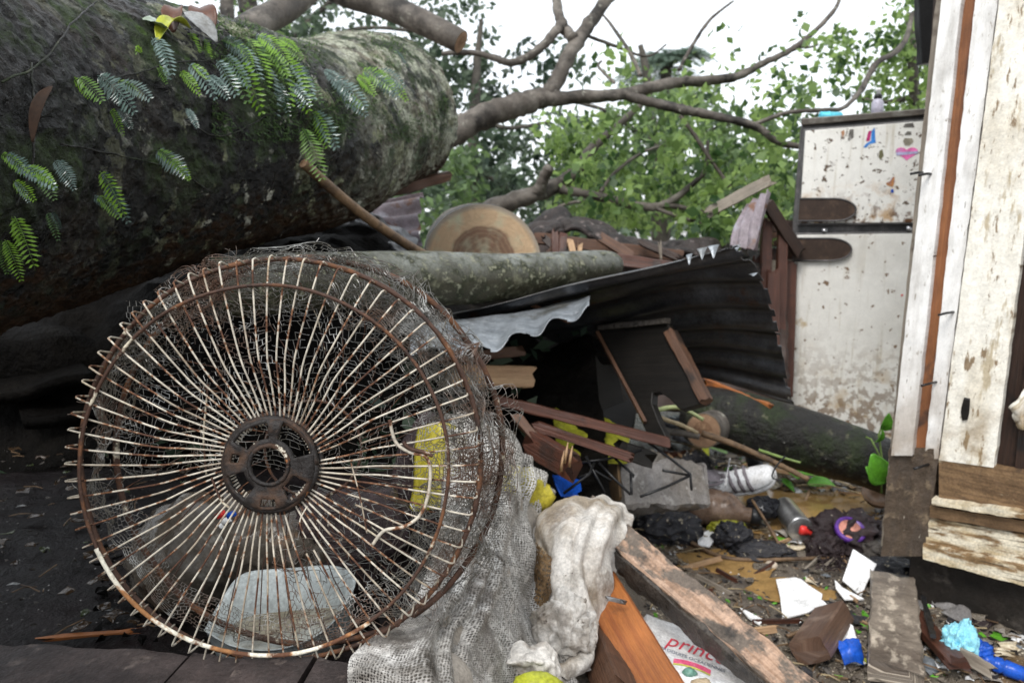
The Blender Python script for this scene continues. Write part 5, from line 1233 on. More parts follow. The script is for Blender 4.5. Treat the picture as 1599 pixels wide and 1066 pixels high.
sticker([(1391, 296), (1395, 295), (1396, 301), (1391, 301)], BLUE, 'sticker')
sticker([(1410, 220), (1414, 216), (1424, 216), (1427, 221), (1420, 228), (1413, 227)], PLAIN('grey_tan_paper', (.34, .31, .24), .6), 'sticker')
sticker([(1410, 199), (1414, 193), (1426, 192), (1428, 199)], PLAIN('grey_print', (.12, .11, .10), .6), 'sticker')
sticker([(1412, 211), (1417, 205), (1423, 206), (1423, 211)], PLAIN('grey_print_b', (.16, .15, .13), .6), 'sticker')
sticker([(1407, 460), (1410, 459), (1410, 462), (1407, 463)], RED, 'sticker')
# what stands on the refrigerator
c = P(1297, 183, 3.42); mb = MB(); mb.lathe(c - RGT * .05, c + RGT * .05, [(0, .018), (.02, .024), (.35, .024), (.37, .0255), (.42, .0255), (.44, .024), (.95, .023), (1, .018)], 20)
tag(mb.build('plastic_tub', TURQ), 'turquoise plastic tub lying on top of the refrigerator', 'tub')
b0 = P(1369, 178, 3.42)
t = T('spray_bottle', 'pale bottle with dark collar standing on the refrigerator', 'bottle', b0)
mb = MB(); mb.lathe(b0, b0 + V(0, 0, .07), [(0, .024), (.05, .027), (.7, .026), (.9, .018), (1, .012)], 18); mb.build('body', PLAIN('lilac_grey_plastic', (.42, .40, .48), .3), t)
mb = MB(); mb.lathe(b0 + V(0, 0, .066), b0 + V(0, 0, .088), [(0, .016), (.1, .018), (.8, .018), (1, .012)], 16); mb.build('collar', BLACKMETAL, t)
mb = MB(); mb.lathe(b0 + V(0, 0, .086), b0 + V(0, 0, .115), [(0, .010), (.5, .009), (.6, .014), (1, .010)], 14); mb.build('cap', PORC, t)

# ------------------------------------------------------------------ house corner at the right
HN = V(-.707, -.707, 0); HA = P(1445, 870, 2.06)
hs = T('wooden_house', 'corner of a wooden house with peeling white paint at the right edge', 'house', V(HA.x, HA.y, 0))
def WP(px, py, off): return PL(px, py, HA + HN * off, HN)
def lerpx(e, y): return e[0] + (e[2] - e[0]) * (y - e[1]) / (e[3] - e[1])
def wallboard(name, L, R, y0, y1, off, thick, mat, nu=14, nv=40, jag=.002, horiz=False, seed=0, skew=0, ring=None):
    jag *= .35
    """upright board between the leaning edges L and R (px lines), from y0 to y1; horizontal boards: L,R are top and bottom edges"""
    rows = []
    for i in range(nv + 1):
        v = i / nv; r = []
        for j in range(nu + 1):
            u = j / nu
            if not horiz:
                ya = y0 + (y1 - y0) * v
                xl, xr = lerpx(L, ya), lerpx(R, ya)
                x = xl + (xr - xl) * u; y = ya + skew * u * (v if y1 > 400 else 0)
            else:
                x = y0 + (y1 - y0) * v
                t0 = L[1] + (L[3] - L[1]) * (x - L[0]) / (L[2] - L[0]); t1 = R[1] + (R[3] - R[1]) * (x - R[0]) / (R[2] - R[0])
                y = t0 + (t1 - t0) * u
            p = WP(x, y, off)
            e = jag * noise.noise(p * 30 + V(seed, 0, 0)) + jag * .6 * noise.noise(p * 90)
            if u in (0, 1): p = p + (WP(x + (8 if not horiz else 0), y + (0 if not horiz else 8), off) - p).normalized() * e * 2
            r.append(p + HN * (jag * .35 * noise.noise(p * 22 + V(0, seed, 0))))
        rows.append(r)
    mb = MB(); N = (nu + 1) * (nv + 1)
    fr_ = [p for r in rows for p in r]
    vs = fr_ + [p - HN * thick for p in fr_]
    # u of the UV runs along the board, measured from its low end
    uv = []
    for r in rows:
        for j, p in enumerate(r): uv.append(((p - rows[-1][j]).length, j / nu * (r[0] - r[-1]).length))
    fs = []
    for i in range(nv):
        for j in range(nu):
            a = i * (nu + 1) + j
            fs += [(a, a + 1, a + nu + 2, a + nu + 1), (N + a, N + a + nu + 1, N + a + nu + 2, N + a + 1)]
    w1 = nu + 1
    for i in range(nv):
        a, b = i * w1, (i + 1) * w1; fs.append((a, b, N + b, N + a)); a += nu; b += nu; fs.append((b, a, N + a, N + b))
    for j in range(nu):
        a = j; fs.append((a + 1, a, N + a, N + a + 1)); a = nv * w1 + j; fs.append((a, a + 1, N + a + 1, N + a))
    n0 = (vs[fs[0][1]] - vs[fs[0][0]]).cross(vs[fs[0][2]] - vs[fs[0][1]])
    if n0.dot(HN) < 0: fs = [f[::-1] for f in fs]
    mb.add(vs, fs, uv * 2)
    return mb.build(name, mat, hs, smooth=False)
EA = (1455, 59, 1376, 839)       # outer edge
EB = (1470, 0, 1392, 707); EC = (1501, 0, 1424, 711); ED = (1523, 0, 1446, 693); EE = (1558, 0, 1465, 712); EF = (1612, 260, 1551, 724)
wallboard('edge_strip', EA, (1474, 0, 1396, 707), -220, 852, -.012, .05, GREYWOOD, nu=4, nv=60, jag=.003, seed=1)
wallboard('trim_board', EB, EC, -220, 711, .020, .034, PAINT, nu=8, nv=60, jag=.0022, seed=2)
wallboard('bare_post', (1499, 0, 1420, 711), (1527, 0, 1450, 693), -220, 740, -.008, .05, BAREWOOD, nu=5, nv=50, jag=.002, seed=3)
wallboard('white_strip', ED, EE, -220, 716, .004, .04, PAINT, nu=8, nv=60, jag=.003, seed=4)
wallboard('lower_post', (1388, 707, 1378, 845), (1468, 707, 1443, 876), 700, 868, .004, .06, POSTMUD, nu=16, nv=26, jag=.007, seed=5)
wallboard('wall_board', (1560, 0, 1467, 712), EF, -220, 718, .012, .03, CREAM, nu=16, nv=60, jag=.003, seed=6, skew=12)
wallboard('wall_board', (1650, 0, 1586, 724), (1790, 0, 1740, 724), -220, 738, -.016, .03, DARKWOOD, nu=12, nv=50, jag=.006, seed=7)
wallboard('wall_board', (1612, 260, 1549, 724), (1700, 260, 1600, 740), 150, 730, -.030, .02, DARKWOOD, nu=6, nv=30, jag=.006, seed=8)
HB = [('sill_board', (1467, 711, 1599, 738), (1456, 778, 1599, 797), .010, BROWN_MUD), ('ledge_board', (1456, 779, 1599, 799), (1454, 788, 1599, 811), .034, CREAM_MUD), ('ledge_board', (1454, 790, 1599, 813), (1450, 807, 1599, 832), .016, BROWN_MUD),
      ('bottom_board', (1450, 808, 1599, 834), (1443, 849, 1599, 882), .004, CREAM_MUD), ('bottom_board', (1444, 850, 1599, 884), (1440, 872, 1599, 915), .018, CREAM_MUD)]
for k, (nm, a, b, off, mt) in enumerate(HB):
    wallboard(nm, a, b, {0: 1466, 1: 1455, 2: 1452, 3: 1446, 4: 1441}[k], 1790, off, .035, mt, nu=7, nv=60, jag=.0035, horiz=True, seed=20 + k)
# black hole, nails and flaps of peeling paint
mb = MB(); sheet(mb, [[WP(1506, 620, .0145), WP(1515, 622, .0145)], [WP(1501, 640, .0145), WP(1514, 642, .0145)], [WP(1503, 656, .0145), WP(1511, 655, .0145)]], 8, 10, .003, lambda u, v, p: 0); mb.build('knot_hole', W_BLACK, hs)
for (x, y) in ((1490, 487), (1463, 596), (1451, 724), (1447, 270), (1460, 272)):
    mb = MB(); c = WP(x, y, .0); mb.tube([c, c + HN * .03 + V(-.012, 0, 0), c + HN * .04 + V(-.028, 0, -.004)], .0035, 6); mb.build('nail', BLACKMETAL, hs)
mb = MB(); sheet(mb, [[WP(1576, 635, .0), WP(1590, 620, .012), WP(1605, 600, .004)], [WP(1582, 650, .0), WP(1592, 648, .016), WP(1606, 640, .006)], [WP(1584, 662, -.004), WP(1596, 672, .008), WP(1608, 668, .0)]], 16, 16, .001, folds(.004, 40, 2)); mb.build('paint_flake', CREAM, hs)
# concrete footing set back under the boards, dark eave strip above
mb = MB(); e = V(.707, -.707, 0); b0 = V(HA.x, HA.y, 0) - HN * .05
q = [b0 - e * .05, b0 + e * 1.2, b0 + e * 1.2 - HN * .5, b0 - e * .05 - HN * .5]
mb.add([v + V(0, 0, -.2) for v in q] + [v + V(0, 0, HA.z + .02) for v in q], [(0, 1, 5, 4), (1, 2, 6, 5), (2, 3, 7, 6), (3, 0, 4, 7), (4, 5, 6, 7)]); mb.build('footing', CONC, hs, smooth=False)
mb = MB(); q = [WP(1475, -260, -.07), WP(1820, -260, -.07), WP(1800, 760, -.07), WP(1400, 860, -.07)]
mb.add(q + [v - HN * .06 for v in q], [(0, 1, 2, 3), (4, 7, 6, 5), (0, 4, 5, 1), (1, 5, 6, 2), (2, 6, 7, 3), (3, 7, 4, 0)]); mb.build('inner_wall', DARKWOOD, hs, smooth=False)
m = MB(); board(m, P(1447, 100, 2.35), P(1436, -120, 2.3), .05, .03, RGT, rough=.006, seed=80); tag(m.build('black_downpipe_strip', BLACKMETAL), 'black strip hanging beside the top of the house post', 'strip')
# ------------------------------------------------------------------ unseen wall and roof of the house, extended rightwards to block sky light
mb = MB(); e = V(.707, -.707, 0)
for (a, b, z0, z1, off) in ((.33, 6.0, .12, 3.0, -.02),):
    p0 = V(HA.x, HA.y, 0) + e * a + HN * off; p1 = V(HA.x, HA.y, 0) + e * b + HN * off
    nb = int((b - a) / .2)
    for k in range(nb):
        q = p0 + e * (.1 + k * .2) - HN * (.055 - .004 * (k % 2))
        mb = MB(); board(mb, q + V(0, 0, z0), q + V(0, 0, z1), .196, .03, e, rough=.001, seed=k, nl=20); mb.build('wall_board', CREAM, hs)
mb = MB(); p0 = V(HA.x, HA.y, 0) - e * .1; p1 = V(HA.x, HA.y, 0) + e * 6.2
sheet(mb, [[p0 + HN * .55 + V(0, 0, 2.75), p1 + HN * .55 + V(0, 0, 2.75)], [p0 - HN * 1.2 + V(0, 0, 3.5), p1 - HN * 1.2 + V(0, 0, 3.5)]], 120, 20, .004, lambda u, v, p: .012 * math.sin(u * 260))
mb.build('roof', TIN_OLD, hs)

# ------------------------------------------------------------------ beams and boards in front
def gboard(a, b, wd, th, side, name, label, mat, cat, group=None, jag=.01, seed=0, rough=.004, nl=40):
    m = MB(); board(m, a, b, wd, th, side, rough=rough, jag=jag, seed=seed, nl=nl); return tag(m.build(name, mat), label, cat, group)
bt = T('muddy_beam', 'heavy mud smeared beam slanting down to the bottom right from under the white cloth', 'beam', P(1100, 960, 1.4))
A0, A1 = P(915, 800, 1.62), P(1312, 1140, 1.20)
bs = (A1 - A0).cross(V(-.12, -.34, .90)).normalized()
m = MB(); board(m, A0, A1, .064, .052, bs, rough=.006, jag=.02, seed=91, nl=70); m.build('timber', W_BEAM, bt)
bu = (A1 - A0).normalized().cross(bs)
if bu.z < 0: bu = -bu
sdir = bs if bs.dot(RGT) < 0 else -bs
m = MB(); board(m, A0 + sdir * .030 - bu * .008, A1 + sdir * .030 - bu * .008, .050, .016, bu, rough=.012, seed=15, nl=110); m.build('mud_crust', MUDCAKE, bt)
gboard(P(925, 900, 1.55), P(1075, 1160, 1.16), .082, .05, RGT * 1 + UPV * .25 - FWD * .15, 'orange_lumber', 'wet orange plank sloping down beneath the muddy beam', W_ORANGE, 'plank', seed=92, jag=.008, rough=.002)
gboard(P(925, 985, 1.45), P(965, 1090, 1.2), .05, .06, FWD, 'dark_lumber', 'dark edge timber tucked under the orange plank', W_OLD, 'timber', seed=93)
gboard(P(952, 934, 1.40), P(974, 940, 1.39), .006, .004, UPV, 'iron_nail_strip', 'small grey metal strip on the orange plank beside the cloth', CHROME, 'metal strip', seed=94, nl=8)
gboard(G(1392, 925, .035), G(1396, 1085, .045), .115, .05, RGT, 'muddy_plank', 'mud coated plank lying end on at the bottom right, below the broken china', W_MUDDY, 'plank', seed=95, jag=.015, rough=.006)
gboard(G(1262, 1045, .05), G(1300, 985, .045), .085, .06, RGT + V(0, .3, .35), 'wood_block', 'short wet reddish block of wood left of the muddy plank', W_BLOCK, 'wood block', seed=96, jag=.006, nl=14, rough=.0012)
gboard(G(1420, 972, .03), G(1490, 1075, .06), .05, .02, RGT, 'split_board', 'reddish split board wedged right of the muddy plank', W_BROWN, 'board', seed=97, jag=.03)
gboard(G(1438, 968, .06), G(1452, 1040, .08), .012, .008, RGT, 'dark_rod', 'thin dark rod lying along the reddish split board', BLACKMETAL, 'rod', seed=98, jag=.005)
gboard(G(1480, 1040, .05), G(1545, 1078, .04), .03, .008, UPV, 'pale_lath', 'pale lath in the mud below the aqua bag', GREYWOOD, 'lath', seed=99, jag=.01)

# ------------------------------------------------------------------ white bag with red lettering
md = T('milk_powder_bag', 'glossy white bag with red lettering wedged between orange plank and beam', 'bag', G(1080, 1030))
bq = [[P(1000, 968, 1.56), P(1022, 974, 1.57), P(1060, 985, 1.58), P(1100, 1012, 1.56)], [P(1010, 1000, 1.47), P(1050, 1008, 1.47), P(1095, 1022, 1.47), P(1140, 1045, 1.46)], [P(1020, 1035, 1.39), P(1065, 1045, 1.385), P(1110, 1058, 1.385), P(1165, 1075, 1.38)], [P(1040, 1085, 1.30), P(1085, 1090, 1.29), P(1130, 1095, 1.29), P(1185, 1110, 1.30)]]
mb = MB(); sheet(mb, bq, 40, 40, .02, lambda u, v, p: .012 * math.sin(PI * u) * math.sin(PI * min(1, v + .2)) + .003 * noise.noise(p * 25)); mb.build('film', MILK, md)
bn = (bq[1][2] - bq[1][1]).cross(bq[2][1] - bq[1][1]).normalized()
if bn.dot(FWD) > 0: bn = -bn
BVB = BVHTree.FromPolygons([Vector(v) for v in mb.v], mb.f)
def on_bag(px, py, lift=.0012):
    l, n_, i_, d_ = BVB.ray_cast(CAM, ray(px, py).normalized())
    if l is None: l = PL(px, py, bq[1][1] + bn * .01, bn); n_ = bn
    return l + bn * lift
def letters(txt, start, end, size_px, mat, name, shear=0.0, bend=0):
    """lettering lying on the bag, along the px line start-end (bend px downwards at the end)"""
    cu = bpy.data.curves.new('lettering', 'FONT'); cu.body = txt; cu.size = 1; cu.resolution_u = 3; cu.shear = shear
    o = bpy.data.objects.new('lettering', cu); COL.objects.link(o)
    bpy.context.view_layer.update()
    me = bpy.data.meshes.new_from_object(o.evaluated_get(bpy.context.evaluated_depsgraph_get()))
    bpy.data.objects.remove(o); bpy.data.curves.remove(cu)
    W = max(v.co.x for v in me.vertices)
    s0, s1 = Vector(start), Vector(end); dx = s1 - s0; L = dx.length; dx.normalize(); up = Vector((dx.y, -dx.x))
    for v in me.vertices:
        u = v.co.x / W
        q = s0 + dx * (u * L) + up * (v.co.y * size_px - bend * u * u)
        v.co = on_bag(q.x, q.y) - wloc(md)
    me.materials.clear(); me.materials.append(mat); me.name = name
    o = bpy.data.objects.new(name, me); COL.objects.link(o); o.parent = md; o['wl'] = tuple(wloc(md)); return o
letters('prince', (1038, 1006), (1132, 1036), 27, LETTER_RED, 'lettering', .25, 3)
letters('PRODUITS OCEALIENNES', (1030, 1013), (1132, 1048), 6.2, LETTER_BLUE, 'lettering', 0, 2)
letters('mmmmmmmmmmmmmmm', (1052, 1020), (1090, 1030), 2.6, LETTER_BLUE, 'small_lettering', 0, 0) if False else None
mb = MB(); vs = []
for k in range(13):
    u = k / 12; x = 1052 + 58 * u; y = 1028 + 4 * u + 14 * u * u
    for dy in (0, 7, 9.5): vs.append(on_bag(x - dy * .15, y + dy, .0010))
mb.add(vs, [(3 * k, 3 * k + 1, 3 * k + 4, 3 * k + 3) for k in range(12)]); mb.build('crimson_band', BANDPINK, md)
mb = MB(); mb.add(vs, [(3 * k + 1, 3 * k + 2, 3 * k + 5, 3 * k + 4) for k in range(12)]); mb.build('yellow_band', LETTER_YEL, md)
m = MB(); lump(m, P(1077, 1050, 1.33), (.012, .009, .008), 3, .3, .2, 3); tag(m.build('green_glob', PLAIN('sea_green_film', (.15, .30, .24), .3)), 'sea green crumpled scrap stuck on the white bag', 'scrap')
m = MB(); lump(m, P(1095, 1070, 1.27), (.018, .014, .01), 4, .3, .2, 3); tag(m.build('tan_scrap', PLAIN('tan_film', (.42, .33, .22), .4)), 'tan scrap lying at the bottom edge of the white bag', 'scrap')

# ------------------------------------------------------------------ broken china and paper
cg = 'pieces of broken white china in the mud'
def shard(label, px, lift=.012, tilt=.02, curve=.004):
    pts = [G(x, y, lift) for x, y in px]; c = sum(pts, V(0, 0, 0)) / len(pts)
    z0 = c.z
    pts = [V(p.x, p.y, z0 + tilt * (p.y - c.y) / .05 * .3) for p in pts]
    mb = MB(); n = len(pts)
    loop = [Vector(q) for q in crom(pts + [pts[0]], n * 2 + 1)[:-1]] if False else pts
    vs = [c - V(0, 0, curve)] + [c.lerp(p, .6) - V(0, 0, curve * .6) for p in loop] + loop
    top = len(vs); vs += [v - V(0, 0, .006) for v in vs]
    fs = [(0, 1 + j, 1 + (j + 1) % n) for j in range(n)] + [(1 + j, 1 + n + j, 1 + n + (j + 1) % n, 1 + (j + 1) % n) for j in range(n)]
    fs += [tuple(i + top for i in f[::-1]) for f in fs] + [(1 + n + j, top + 1 + n + j, top + 1 + n + (j + 1) % n, 1 + n + (j + 1) % n) for j in range(n)]
    mb.add(vs, fs); o = mb.build('china_shard', PORC); bevel(o, .0012)
    return tag(o, label, 'shard', cg)
shard('largest white china shard with a rounded lower edge beside the muddy puddle', [(1210, 925), (1240, 923), (1250, 926), (1262, 936), (1283, 944), (1280, 957), (1262, 964), (1222, 967), (1217, 945)], .03)
shard('upper white shard leaning against the top of the muddy plank', [(1314, 922), (1328, 904), (1366, 914), (1352, 924), (1345, 932)], .045, .12)
shard('flat white shard just below the upper one', [(1302, 920), (1316, 930), (1349, 940), (1340, 944), (1318, 943), (1304, 932)], .02)
shard('white shard smeared with mud left of the plank', [(1270, 962), (1282, 958), (1310, 974), (1330, 985), (1338, 998), (1316, 990), (1272, 988)], .02)
shard('long white shard standing behind the reddish wood block', [(1308, 992), (1330, 1000), (1338, 1014), (1322, 1032), (1312, 1028)], .03, .05)
shard('narrow white sliver near the muddy beam', [(1155, 956), (1170, 962), (1192, 973), (1186, 978), (1168, 969)], .012)
shard('white chip of china on the ochre mud by the black rags', [(1088, 842), (1108, 838), (1120, 846), (1108, 860), (1090, 856)], .02)
m = MB(); c = G(1325, 1040, .03); sheet(m, [[c + V(-.028, .02, .02), c + V(0, .02, .03), c + V(.028, .02, .025)], [c + V(-.03, -.01, .015), c + V(0, -.015, .024), c + V(.03, -.012, .012)], [c + V(-.025, -.03, -.01), c + V(0, -.032, .0), c + V(.024, -.03, -.01)]], 14, 14, .002, folds(.006, 30, 2)); tag(m.build('blue_scrap', BLUE), 'bright blue plastic scrap between the wood block and the muddy plank', 'scrap')
c = G(1494, 1040, .045); m = MB(); lump(m, c, (.032, .028, .050), 7, .45, .9, 5); tag(m.build('aqua_bag', AQUA), 'pale aqua plastic bag against the dark footing at the bottom right', 'bag')
b0, b1 = G(1528, 1046, .03), G(1610, 1070, .02)
t = T('blue_bottle', 'crushed deep blue plastic bottle lying at the bottom right corner', 'bottle', b0)
mb = MB(); mb.lathe(b0, b1, [(0, .010), (.05, .017), (.2, .019), (.24, .013), (.28, .018), (.4, .019), (.44, .014), (.48, .019), (.8, .018), (.95, .012), (1, .009)], 22); mb.build('body', BLUE, t)
mb = MB(); lump(mb, b0 + V(.0, .01, .012), (.026, .02, .024), 8, .45, .9, 4); mb.build('crumpled_base', BLUE, t)
c = G(1455, 928, .045); m = MB(); m.lathe(c - RGT * .045, c + RGT * .05, [(0, .008), (.6, .008), (.7, .005), (1, .004)], 12); tag(m.build('glass_vial', M('dull_clear_glass', (.62, .66, .66), [], rough=.08, trans=.7, bump=0, grain=0)), 'small clear glass vial lying against the dark footing', 'vial')

# ------------------------------------------------------------------ steel tumbler, lid, can, bottle, shoe
t = T('steel_tumbler', 'dented stainless steel tumbler lying on its side in the mud', 'tumbler', G(1240, 860))
q0, q1 = G(1222, 822, .075), G(1258, 864, .050)
q1 = q0 + (q1 - q0).normalized() * .155 if False else q1
ax = (q1 - q0).normalized(); q1 = q0 + ax * .17
mb = MB(); mb.lathe(q0, q1, [(0, .034), (.0, .0385), (.03, .039), (.93, .042), (.97, .042), (1.0, .040)], 36); mb.build('body', STEEL, t)
mb = MB(); mb.lathe(q1 - ax * .002, q1 + ax * .004, [(0, .042), (.3, .0435), (.8, .0435), (1, .040)], 36); mb.build('base_rim', STEEL, t)
t = T('purple_lid', 'round purple and salmon plastic lid stuck upright in the brown rag', 'lid', G(1328, 830))
c = P(1328, 826, 2.42); d_ = (-FWD * .7 + UPV * .75).normalized()
mb = MB(); mb.lathe(c - d_ * .016, c + d_ * .006, [(0, .046), (.1, .049), (.7, .049), (.9, .047), (1, .040), (.72, .037)], 30); mb.build('rim', PURPLE, t)
mb = MB(); mb.lathe(c - d_ * .008, c + d_ * .001, [(0, .036), (1, .036)], 26); mb.build('disc', PINK, t)
t = T('red_can', 'crushed red and white drink can lying behind the steel tumbler', 'can', G(1262, 832))
q0, q1 = P(1246, 824, 2.5), P(1276, 829, 2.5)
mb = MB(); mb.lathe(q0, q1, [(0, .020), (.06, .027), (.3, .026), (.5, .021), (.7, .028), (.94, .027), (1, .02)], 18, squash=.75); mb.build('red_body', RED, t)
mb = MB(); lump(mb, P(1288, 828, 2.49), (.032, .02, .02), 5, .35, .4, 3); mb.build('white_label', PORC, t)
t = T('brown_bottle', 'muddy brown plastic bottle lying between the black rags and the tumbler', 'bottle', G(1130, 825))
q0, q1 = G(1078, 818, .075), G(1176, 830, .055)
mb = MB(); mb.lathe(q0, q1, [(0, .05), (.03, .066), (.10, .070), (.22, .069), (.25, .064), (.29, .070), (.44, .069), (.47, .064), (.51, .069), (.66, .060), (.80, .036), (.86, .026), (.97, .026), (1, .022)], 30); mb.build('body', BOTTLEBROWN, t)
mb = MB(); mb.lathe(q0.lerp(q1, .955), q0.lerp(q1, 1.12), [(0, .030), (.1, .032), (.9, .032), (1, .026)], 18); mb.build('cap', BLACKMETAL, t)
m = MB(); lump(m, G(1192, 818, .06), (.055, .04, .035), 19, .4, .4, 4); tag(m.build('black_film', PLAIN('black_film', (.015, .015, .018), .2)), 'crumpled black film at the neck of the brown bottle', 'film')
# sneaker: lofted upper on a separate sole
def shoe(origin, xdir, up):
    x = xdir.normalized(); z = (up - x * up.dot(x)).normalized(); y = z.cross(x)
    t = T('sneaker', 'worn white sneaker with grey straps lying on its side on the heap', 'shoe', origin)
    def loc(a, b, c): return origin + x * a + y * b + z * c
    L = .285; n = 20
    outline = lambda u: .046 * (1 - .24 * math.sin(PI * min(1, max(0, (u - .05) / .6)))) * (1 - (abs(u - .5) * 2) ** 6) ** .5 if 0 < u < 1 else 0
    mb = MB(); vs = []; K = 16
    for i in range(K + 1):
        u = i / K; wv = max(.004, outline(min(.995, max(.005, u)))); spring = .022 * max(0, (u - .65) / .35) ** 2
        for (yy, zz) in ((-1, 0), (1, 0), (1.04, .012), (1.0, .026), (-1.0, .026), (-1.04, .012)): vs.append(loc(u * L, yy * wv, zz + spring))
    fs = [(i * 6 + j, (i + 1) * 6 + j, (i + 1) * 6 + (j + 1) % 6, i * 6 + (j + 1) % 6) for i in range(K) for j in range(6)] + [tuple(range(5, -1, -1)), tuple(K * 6 + j for j in range(6))]
    mb.add(vs, fs); bevel(mb.build('sole', SHOEW, t), .003)
    mb = MB(); vs = []
    for i in range(K + 1):
        u = i / K; wv = max(.003, outline(min(.99, max(.01, u)))) * .95; spring = .022 * max(0, (u - .65) / .35) ** 2
        h = .075 if u < .3 else .075 - .035 * ((u - .3) / .4) if u < .7 else .040 - .022 * ((u - .7) / .3) ** 1.5
        if u < .08: h *= .80 + u * 2.5
        for j in range(n):
            a = PI * j / (n - 1)
            s = abs(math.sin(a)) ** .7
            narrow = 1 - .35 * s if u < .45 else 1 - .15 * s
            vs.append(loc(.006 + u * (L - .012), math.copysign(abs(math.cos(a)) ** .7, math.cos(a)) * wv * narrow, .024 + spring + h * s))
    fs = [(i * n + j, (i + 1) * n + j, (i + 1) * n + j + 1, i * n + j + 1) for i in range(K) for j in range(n - 1) if not (1 <= i <= 5 and 7 <= j <= 11)] + [tuple(range(n - 1, -1, -1)), tuple(K * n + j for j in range(n))]
    mb.add(vs, fs); o = mb.build('upper', SHOEW, t); so = o.modifiers.new('t', 'SOLIDIFY'); so.thickness = .004
    for (u0, hh) in ((.46, .062), (.56, .054), (.66, .046)):
        mb = MB(); wv = outline(u0)
        mb.tube([loc(u0 * L, -wv * 1.0, .028), loc((u0 - .03) * L, -wv * .86, .028 + hh * .72), loc((u0 - .04) * L, 0, .030 + hh * 1.0), loc((u0 - .03) * L, wv * .86, .028 + hh * .72), loc(u0 * L, wv, .028)], .007, 8); mb.build('strap', SHOEG, t)
    mb = MB(); sheet(mb, [[loc(.10, -.022, .07), loc(.10, 0, .085), loc(.10, .022, .07)], [loc(.085, -.026, .095), loc(.08, 0, .112), loc(.085, .026, .095)], [loc(.05, -.028, .115), loc(.045, 0, .132), loc(.05, .028, .115)]], 10, 10, .005); mb.build('tongue', SHOEG, t)
    mb = MB(); ring_ = [loc(.02 + .085 * (1 - math.cos(a)) / 2 * 1.0, .030 * math.sin(a), .098 - .012 * (1 - math.cos(a)) / 2) for a in [2 * PI * k / 20 for k in range(21)]]; mb.tube(ring_, .006, 6); mb.build('collar', SHOEG, t)
    return t
so_ = G(1092, 800, .06)
shoe(so_, RGT * 1 - FWD * .25 + UPV * .30, V(-.30, -.50, .80))
t = T('soda_can', 'blue and silver drink can standing behind the toe of the sneaker', 'can', G(1180, 765))
q0, q1 = G(1172, 742, .10), G(1188, 768, .03)
mb = MB(); mb.lathe(q0, q1, [(0, .022), (.05, .029), (.1, .032), (.62, .032)], 20); mb.build('dark_end', BLACKMETAL, t)
mb = MB(); mb.lathe(q0.lerp(q1, .6), q1, [(0, .0325), (.45, .0325)], 20); mb.build('silver_band', STEEL, t)
mb = MB(); mb.lathe(q0.lerp(q1, .76), q1, [(0, .0325), (.7, .0325), (.9, .029), (1, .022)], 20); mb.build('blue_end', BLUE, t)

# ------------------------------------------------------------------ rags, rack and boxes in the middle
def rag(label, px, py, size, seed, mat, name='rag', lift=.03, amp=.3, fold=.45, n=5, cat='rag', group=None):
    m = MB(); lump(m, G(px, py, lift), size, seed, amp, fold, n); return tag(m.build(name, mat), label, cat, group)
rag('black muddy rag speckled with sand behind the draped cloth', 955, 800, (.13, .08, .075), 41, BLKCLOTH, lift=.10)
rag('grey lace bunch just above the draped cloth', 912, 775, (.085, .06, .06), 42, LACE, lift=.08)
m = MB(); c0 = [[G(1000, 775, .17), G(1025, 768, .17), G(1052, 782, .13)], [G(998, 800, .15), G(1028, 792, .17), G(1060, 800, .10)], [G(1000, 825, .08), G(1030, 822, .09), G(1062, 818, .06)]]
sheet(m, c0, 60, 50, .003, folds(.012, 16, 6)); tag(m.build('grey_canvas', GREYCLOTH), 'grey folded canvas between the black rags and the sneaker', 'canvas')
rag('sand covered black rag right of the muddy beam', 1040, 838, (.10, .07, .055), 43, BLKCLOTH, lift=.03)
rag('black rag bundle against the left end of the brown bottle', 1066, 812, (.055, .06, .075), 44, BLKCLOTH, lift=.05)
rag('small black cloth lump below the brown bottle', 1142, 852, (.055, .05, .045), 45, BLKCLOTH, lift=.03)
rag('flat black cloth lying between the lump and the steel tumbler', 1185, 868, (.095, .055, .025), 46, BLKCLOTH, lift=.015)
rag('shaggy brown purple rag heap by the foot of the house post', 1325, 850, (.115, .085, .065), 47, PURCLOTH, lift=.03, fold=.7)
rag('small brown rag right beside the tumbler base', 1290, 868, (.05, .05, .045), 48, PURCLOTH, lift=.02, fold=.6)
rag('olive wet leaf mass under the brown bottle', 1135, 838, (.06, .04, .03), 49, OLIVE, 'leaf_mass', .02, cat='leaf')
rag('muddy clod below the house post', 1392, 880, (.085, .08, .035), 50, MUDCAKE, 'mud_clod', .02, cat='mud clod')
rag('dark rag with pale grains at the corner of the footing', 1385, 908, (.08, .06, .04), 51, BLKCLOTH, lift=.02)
rag('smooth pale pebble near the curved stick', 1204, 890, (.020, .016, .014), 52, PLAIN('pale_pebble', (.55, .46, .36), .4), 'pebble', .01, .08, 0, 3, 'pebble')
rag('pinkish mud clod beside the smooth pale pebble', 1188, 892, (.026, .02, .014), 53, MUD, 'mud_clod', .008, cat='mud clod')
m = MB(); sheet(m, [[P(862, 742, 1.85), P(885, 738, 1.88), P(905, 750, 1.9)], [P(868, 760, 1.82), P(888, 756, 1.84), P(908, 764, 1.86)], [P(876, 775, 1.8), P(892, 772, 1.82), P(906, 776, 1.84)]], 16, 14, .004, lambda u, v, p: .012 * math.sin(PI * u)); tag(m.build('blue_tub_edge', BLUE), 'bright blue plastic tub edge below the splintered board', 'tub')
t = T('grey_bin', 'muddy grey plastic bin lying on its side behind the wire rack', 'bin', G(1020, 770))
bq0, bq1 = P(955, 755, 2.05), P(1082, 760, 2.15)
mb = MB(); board(mb, bq0, bq1, .13, .12, UPV * 1 + FWD * .35, rough=.022, seed=3, nl=30); mb.build('body', GREYBOX, t)
